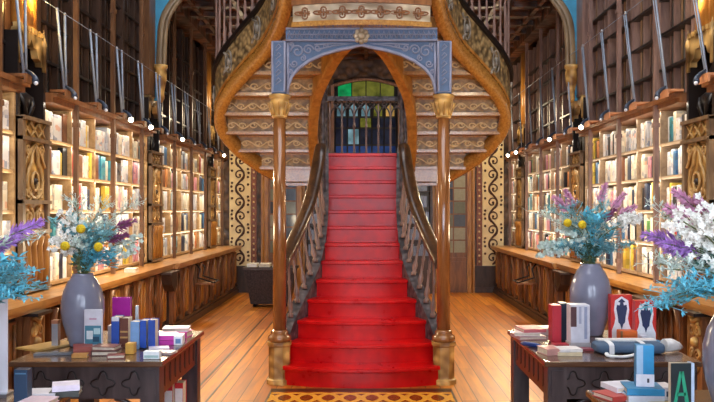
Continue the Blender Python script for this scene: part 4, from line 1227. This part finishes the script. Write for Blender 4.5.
standing_book(X(155.5, 4.64), 4.60, Z0, .040, .162, .09, '#1b46a2', 'royal blue small book with a red edge, rightmost standing', band=[(0, .06, '#c02838')])
flat_book(X(165, 4.72), 4.74, Z0, .13, .16, .028, '#c0209c', 'magenta book lying lowest in the pink stack', .1)
flat_book(X(165, 4.72), 4.74, Z0+.030, .125, .15, .026, '#d63aae', 'bright pink book on top of the magenta book', .05)
gbox(X(181, 4.76), 4.72, Z0, .05, .12, .055, '#eef0f4', 'white box with blue print beside the pink stack', .1, band=[(.2, .8, .2, .7, '#5f86b8')])
flat_book(X(176, 4.98), 5.0, Z0, .17, .13, .035, '#d84aa0', 'pink book lying at the back right corner', -.1)
flat_book(X(176, 4.98), 5.0, Z0+.0365, .16, .12, .022, '#f0d8ea', 'pale pink book lying on the pink book at the back', .1)
flat_book(X(47, 4.6), 4.62, Z0, .18, .30, .010, '#b9934e', 'open ochre brochure lying at the left end of the table', -.5)
flat_book(X(60, 4.45), 4.36, Z0, .20, .045, .012, '#71757c', 'long grey folder lying in front of the brochure', .08)
t = flat_book(X(83, 4.4), 4.40, Z0, .10, .13, .045, '#a04a3c', 'thick red brown notebook lying left of the brown stack', .35)
flat_book(X(81, 4.3), 4.29, Z0, .08, .05, .02, '#d39a52', 'small tan notebook lying in front of the red brown notebook', .1)
flat_book(X(108, 4.4), 4.38, Z0, .14, .11, .025, '#5f4038', 'brown notebook at the bottom of the stack under the picture box', .05)
flat_book(X(108, 4.4), 4.38, Z0+.027, .13, .10, .022, '#93655a', 'rosy brown notebook on top of the brown notebook', -.1)
flat_book(X(118, 4.3), 4.27, Z0, .09, .06, .02, '#8a4a40', 'small maroon notebook lying at the front of the table', .2)
gbox(X(132, 4.42), 4.40, Z0, .045, .06, .06, '#d6a244', 'small golden box in front of the brown stack')
t = thing('pen', 'black pen lying right of the golden box', 'pen', (X(146, 4.5), 4.5, Z0))
MB().tube([(X(139, 4.5), 4.53, Z0+.006), (X(151, 4.5), 4.47, Z0+.006)], .0055, 8).build('barrel', M['black_metal'], t); MB().tube([(X(150, 4.5), 4.474, Z0+.0065), (X(153, 4.5), 4.46, Z0+.0065)], .0035, 8).build('tip', M['silver'], t)
flat_book(X(158, 4.5), 4.52, Z0, .11, .09, .014, '#d9d6e4', 'pale lilac booklet lying before the blue books', .3)
flat_book(X(168, 4.45), 4.40, Z0, .10, .09, .012, '#a78d92', 'dull mauve booklet lying near the right edge', -.2)
gbox(X(154, 4.28), 4.25, Z0, .085, .05, .042, '#e6eef0', 'small white box at the front edge of the left table', band=[(.06, .94, .2, .5, '#9fc0bc')])
for k, (px, lab) in enumerate(((172, 'small red and white book leaning under the left table, farther left'), (180, 'small red and white book leaning under the left table, farther right'))):
    standing_book(X(px, 4.9), 4.86-.1*k*0+.06*k, .2756, .05, .22, .10, '#c4242c', lab, band=[(.25, .85, '#ece9ea')])
# --- near left table
t = thing('card_sign', 'tall white card standing in a base at the left edge', 'sign', (-1.60, 3.40, Z0))
MB().box(-1.75, -1.522, 3.395, 3.402, Z0+.015, Z0+.55).build('card', M['white'], t); MB().box(-1.76, -1.51, 3.36, 3.44, Z0, Z0+.015).build('base', M['silver'], t)
gbox(X(23, 3.30), 3.30, Z0, .056, .05, .135, '#1c3550', 'dark navy slipcased book standing on end at the bottom left', name='book', cat='book', band=[(.1, .9, .86, .9, '#48708c')])
flat_book(X(43, 3.4), 3.40, Z0, .13, .12, .02, '#e4e2e8', 'white book lying right of the dark navy book', .1)
flat_book(X(43, 3.3), 3.25, Z0, .12, .12, .02, '#e8d0d8', 'pale pink book lying lowest at the bottom left', -.1)
flat_book(X(66, 3.42), 3.42, Z0, .12, .11, .022, '#3c4440', 'dark green grey book under the white one', .2)
flat_book(X(66, 3.42), 3.42, Z0+.024, .11, .10, .025, '#e3dcec', 'white book with lilac cover on the dark book', .35)
# --- right table
for k, (px, yy, c, lab) in enumerate(((528, 4.95, '#b98a8a', 'rosy book lowest in the back left stack of the right table'), (527, 4.95, '#e8dcd6', 'cream book second in the back left stack'), (530, 4.95, '#c2646a', 'reddish book on top of the back left stack'))):
    flat_book(X(px, 4.95)+.0, yy-.05*k*0, Z0+.022*k, .17-.015*k, .18, .0205, c, lab, .15*(-1)**k)
flat_book(X(545, 5.05), 5.10, Z0, .12, .13, .045, '#d9c9c6', 'cream thick book lying behind the red box')
t = thing('sunglasses_case', 'dark blue glasses case lying at the left corner of the right table', 'case', (X(531, 4.62), 4.62, Z0))
mb = MB(); mb.tube([(X(523, 4.6), 4.66, Z0+.014), (X(526, 4.6), 4.64, Z0+.014), (X(536, 4.6), 4.58, Z0+.014), (X(539, 4.6), 4.56, Z0+.014)], [.006, .014, .014, .008], 10); mb.build('case', solid('#1d3a78', .3), t)
gbox(X(544, 4.55), 4.56, Z0, .045, .04, .016, '#dfe2ea', 'white eraser like box at the end of the glasses case')
t = gbox(X(556, 4.75), 4.78, Z0, .055, .10, .225, '#c12638', 'tall red box standing left on the right table'); 
gbox(X(563.5, 4.85), 4.88, Z0, .045, .10, .225, '#22344c', 'tall dark navy box standing beside the red box')
t = gbox(X(579, 4.6), 4.62, Z0+.0312, .11, .10, .215, '#dcdde6', 'silver white box with stripes standing before the right vase', band=[(0, .3, .42, .95, '#5c3a3c'), (.42, .55, .5, .95, '#aeb4c8'), (.7, .85, .1, .95, '#9da6c0')])
gbox(X(579, 4.6), 4.62, Z0, .12, .11, .03, '#b9b4b6', 'grey box beneath the silver white box')
gbox(X(560, 4.6), 4.60, Z0, .09, .07, .022, '#a82634', 'flat crimson box in front of the tall red box')
flat_book(X(551, 4.38), 4.40, Z0, .10, .13, .035, '#cf9a90', 'salmon book lying at the front left of the right table', .25)
flat_book(X(568, 4.38), 4.38, Z0, .13, .12, .018, '#e3cfa6', 'straw coloured book lying in front of the silver box', -.05)
flat_book(X(568, 4.38), 4.38, Z0+.0195, .125, .11, .016, '#f0ece8', 'white book on top of the straw coloured book', .1)
flat_book(X(583, 4.5), 4.50, Z0, .10, .07, .012, '#8d3a44', 'maroon booklet lying before the silver box', .0)
def figure_box(px, yy, lab, zb=Z0, K=1.28):
    t = thing('figure_box', lab, 'box', (X(px, yy), yy, zb), 'red boxes with a navy figure')
    w, h, x = .128, .215*K, X(px, yy)
    MB().box(x-w/2, x+w/2, yy-.03, yy+.03, zb, zb+h).build('body', solid('#d83028', .35), t, bevel=.003)
    pts = [(-.056, 0), (-.056, .045), (-.042, .075), (-.036, .10), (-.044, .14), (-.038, .185), (0, .205), (.038, .185), (.044, .14), (.036, .10), (.042, .075), (.056, .045), (.056, 0)]
    p = MB(); p.prism([(x+a*1.05, zb+.004+b*K) for a, b in pts], lambda u, v: (u, yy-.032, v), lambda u, v: (u, yy-.03, v)); p.build('white_print', solid('#eff0f4'), t)
    mb = MB()
    fig = [(-.008, .075), (-.018, .085), (-.022, .115), (-.030, .15), (-.026, .168), (-.012, .165), (-.008, .178), (-.020, .182), (0, .198), (.020, .182), (.008, .178), (.012, .165), (.026, .168), (.030, .15), (.022, .115), (.018, .085), (.008, .075), (0, .05)]
    mb.prism([(x+a*1.1, zb+b*K) for a, b in fig], lambda u, v: (u, yy-.034, v), lambda u, v: (u, yy-.032, v)); mb.build('navy_figure', solid('#22305a'), t)
figure_box(620, 4.88, 'taller red box with white and navy figure, nearer the vase'); figure_box(644, 4.80, 'red box with white and navy figure, farther from the vase', K=1.16)
gbox(X(627, 4.72), 4.72, Z0, .10, .08, .08, '#e06a20', 'small bright orange box in front of the taller red box', band=[(0, .12, 0, 1, '#8a5a30')])
gbox(X(643, 4.66), 4.66, Z0, .035, .05, .06, '#e3e5f2', 'small white cube box right of the orange box')
flat_book(X(655, 4.62), 4.68, Z0, .14, .10, .02, '#2a86b8', 'bright blue pamphlet lying before the second red box', .2)
# rolled canvas bag with white straps
t = thing('canvas_bag', 'folded navy canvas bag with white handles lying at the front of the right table', 'bag', (X(634, 4.42), 4.42, Z0))
xa, xb = X(596, 4.4), X(664, 4.4)
secs = []; path = []; CY = 4.44
def sq(a, e=.55): c_, s_ = math.cos(a), math.sin(a); return (math.copysign(abs(c_)**e, c_), math.copysign(abs(s_)**e, s_))
for f in (0, .03, .08, .2, .4, .6, .8, .93, .98, 1):
    x = xa+(xb-xa)*f; q = .55 if f in (0, 1) else (.85 if f in (.03, .98) else 1)
    path.append(Vector((x, CY, 0))); secs.append([(x, CY+.09*q*sq(2*PI*k/18)[0], Z0+.030+.028*q*sq(2*PI*k/18)[1]*(1+.06*math.sin(9*f))) for k in range(18)])
MB().sweep(path, secs, True).build('bag_body', solid('#4c6480', .8), t)
def band(px, w_):
    x = X(px, 4.4); mb = MB(); pp = [(CY+.093*sq(a)[0], Z0+.031+.031*sq(a)[1]) for a in [PI*k/10 for k in range(0, 11)]]
    pp = [(CY+.093, Z0+.004)]+pp+[(CY-.094, Z0+.004)]
    for (ya, za), (yb_, zb_) in zip(pp, pp[1:]):
        mb.hexa([(x-w_, ya, za), (x+w_, ya, za), (x+w_, yb_, zb_), (x-w_, yb_, zb_), (x-w_, ya, za+.004), (x+w_, ya, za+.004), (x+w_, yb_, zb_+.004), (x-w_, yb_, zb_+.004)])
    return mb.build('strap', solid('#eef0f2', .7), t)
band(609, .014); band(641, .012)
mb = MB(); mb.tube(catmull([(X(609, 4.3), CY-.10, Z0+.012), (X(613, 4.2), CY-.16, Z0+.010), (X(624, 4.2), CY-.19, Z0+.010), (X(636, 4.2), CY-.16, Z0+.010), (X(640, 4.3), CY-.10, Z0+.012)], 5), .012, 6, flat=.6); mb.build('handle', solid('#eef0f2', .7), t)
mb = MB(); mb.tube(catmull([(X(620, 4.4), CY+.02, Z0+.076), (X(640, 4.4), CY+.06, Z0+.08), (X(655, 4.4), CY+.02, Z0+.078), (X(668, 4.45), CY-.02, Z0+.05), (X(674, 4.45), CY, Z0+.03)], 4), [.008]+[.02]*8+[.03]*4+[.036]*3+[.02], 8, flat=.7) if False else None
mb.tube([(X(662, 4.45), CY-.02, Z0+.042), (X(670, 4.45), CY-.01, Z0+.042), (X(678, 4.45), CY+.02, Z0+.03), (X(684, 4.45), CY+.05, Z0+.02)], [.04, .04, .028, .012], 10, flat=.9); mb.build('white_end', solid('#e8e6e4', .8), t)
MB().box(xa+.03, xb-.02, CY+.02, CY+.085, Z0+.057, Z0+.066).build('folded_top', solid('#e8e6e4', .8), t)

# things on the lower shelf of the right table
t = thing('round_basket', 'dark round basket on the lower shelf of the right table', 'basket', (1.22, 4.5, .2756))
MB().lathe([(.10, 0), (.13, .1), (.14, .20), (.12, .205), (.10, .1), (.05, .02)], (1.22, 4.5, .2756), 18).build('bowl', M['basket'], t)
# --- near right table
flat_book(X(612, 3.4), 3.36, Z0, .13, .13, .022, '#b8443c', 'red and white book lying lowest at the left of the near stack', .4)
flat_book(X(620, 3.45), 3.42, Z0+.0235, .13, .13, .022, '#e4e3ea', 'white book lying on the red book', .25)
flat_book(X(640, 3.34), 3.34, Z0, .15, .14, .028, '#d8dde6', 'grey white book at the bottom of the blue stack', .05)
flat_book(X(642, 3.34), 3.34, Z0+.0295, .15, .14, .028, '#2787b4', 'bright blue book lying flat under the standing blue one', -.12)
tb = gbox(X(644, 3.33), 3.33, Z0+.059, .072, .05, .17, '#1f8fc4', 'bright blue and white box standing on the blue book', -.15, band=[(0, 1, 0, .3, '#e6e6ee'), (.02, .38, .3, 1, '#9cc0dc'), (.6, .72, .1, .2, '#333848')])
gbox(X(664, 3.35), 3.36, Z0, .08, .10, .055, '#e3dcdc', 'white carton lying right of the blue stack', .2, band=[(.3, .6, .3, .7, '#444a58')])
flat_book(X(659, 3.2), 3.10, Z0, .12, .10, .022, '#c06a38', 'orange book at the bottom right of the blue stack', .25)
flat_book(X(659, 3.2), 3.10, Z0+.0235, .12, .10, .012, '#cfae62', 'gilt edged book on top of the orange book', .1)
flat_book(X(640, 3.0), 3.05, Z0, .11, .11, .018, '#c9d9e6', 'pale blue book at the very bottom of the picture', -.2)
# black book with a green letter
t = thing('book', 'black book with a big green letter A standing before the right vase', 'book', (1.11+.0, 3.02, Z0))
x0, x1, yy, h = 1.155, 1.235, 3.0, .215
x0, x1 = X(671, 3.0), X(691, 3.0)
MB().box(x0, x1, yy-.002, yy+.002, Z0, Z0+h).build('cover', solid('#16262a', .3), t)
MB().box(x0+.003, x1, yy+.0025, yy+.035, Z0+.002, Z0+h-.003).build('pages', M['page'], t)
MB().box(x1+.0005, x1+.012, yy-.002, yy+.038, Z0, Z0+h).build('spine', solid('#b9cbe0', .4), t)
MB().box(x0+.001, x1-.001, yy-.004, yy-.0022, Z0, Z0+.05).build('white_band', solid('#e0e2e4'), t)
cu = (x0+x1)/2; mb = MB(); zl = Z0+.065
def Lq(poly): mb.prism([(cu+a, zl+b) for a, b in poly], lambda u, v: (u, yy-.0042, v), lambda u, v: (u, yy-.0022, v))
Lq([(-.029, 0), (-.017, 0), (.003, .12), (-.007, .12)]); Lq([(.029, 0), (.015, 0), (-.003, .12), (.008, .12)]); Lq([(-.018, .028), (.018, .028), (.016, .04), (-.015, .04)])
mb.build('letter', solid('#1f9a72'), t)
# books on top of the basket trolley
for k, (xx, w_, c, lab) in enumerate(((-1.82, .16, '#eceae2', 'white book stack top on the basket trolley, left'), (-1.62, .17, '#e9e4da', 'cream book lying on the basket trolley, middle'), (-1.40, .18, '#dcd8d4', 'pale book lying on the basket trolley, right'))):
    flat_book(xx, 12.9, .6405, w_, .3, .05, c, lab)
# small volumes on the left counters
flat_book(-2.52, 8.6, .885, .12, .18, .04, '#ece7dd', 'white book lying on the left counter', .1)

# ------------------------------------------------------------------ lights
def area(name, loc, size, sizey, energy, col, direction):
    ld = bpy.data.lights.new(name, 'AREA'); ld.shape = 'RECTANGLE'; ld.size = size; ld.size_y = sizey; ld.energy = energy; ld.color = col
    o = bpy.data.objects.new(name, ld); COL.objects.link(o); o.location = loc
    o.rotation_euler = Vector(direction).to_track_quat('-Z', 'Y').to_euler(); return o
WARM = (1, .80, .52); SHELFC = (1, .90, .72)
for s in (-1, 1):
    for bi in range(4):
        y0, y1 = BAYS[bi]
        if bi == 0: y0 = 4.6
        for ri, z in enumerate(SH):
            zt = (SH[ri+1]-.035 if ri < 4 else CZ-.005)
            L = y1-y0-.1
            ld = bpy.data.lights.new('shelf_light', 'AREA'); ld.shape = 'RECTANGLE'; ld.size = .02; ld.size_y = L; ld.energy = (3.9 if s < 0 else 3.7)*L/3; ld.color = SHELFC
            o = bpy.data.objects.new('shelf_light', ld); COL.objects.link(o)
            o.location = (s*2.668, (y0+y1)/2, zt)
            d = Vector((s*1.0, 0, -1)).normalized()
            zax = -d; yax = Vector((0, 1, 0)); xax = yax.cross(zax)
            o.matrix_world = Matrix.Translation(o.location) @ Matrix((xax, yax, zax)).transposed().to_4x4()
# picture lights over the nearest pilasters' shafts
for s, e in ((-1, 9), (1, 3.5)):
    for y in (6.47,):
        ld = bpy.data.lights.new('niche_lamp', 'POINT'); ld.energy = e; ld.color = (1, .62, .18) if s < 0 else (1, .8, .5); ld.shadow_soft_size = .03
        o = bpy.data.objects.new('niche_lamp', ld); COL.objects.link(o); o.location = (s*2.63, y, 3.20)
# unseen warm fill lights, added at the back wall, curved flights and middle bay
for x, y, z, e, c in ((-2.0, 13.9, 3.2, 38, WARM), (2.0, 13.9, 3.2, 38, WARM), (-1.0, 12.0, 2.0, 14, WARM), (1.0, 12.0, 2.0, 14, WARM), (-1.9, 7.6, 1.3, 32, WARM), (1.9, 7.6, 1.3, 32, WARM), (-1.5, 5.6, 3.2, 30, WARM), (1.5, 5.6, 3.2, 40, WARM)):
    ld = bpy.data.lights.new('lamp', 'POINT'); ld.energy = e; ld.color = c; ld.shadow_soft_size = .15
    o = bpy.data.objects.new('lamp', ld); COL.objects.link(o); o.location = (x, y, z)

wd = bpy.data.worlds.new('world'); scene.world = wd; wd.use_nodes = True
wd.node_tree.nodes['Background'].inputs[0].default_value = lin('#b8c4d6'); wd.node_tree.nodes['Background'].inputs[1].default_value = .15
scene.view_settings.view_transform = 'Standard'; scene.view_settings.look = 'None'; scene.view_settings.exposure = 0; scene.view_settings.gamma = 1
scene.view_settings.use_curve_mapping = False
scene.cycles.use_denoising = True
scene.cycles.max_bounces = 6; scene.cycles.sample_clamp_indirect = 6
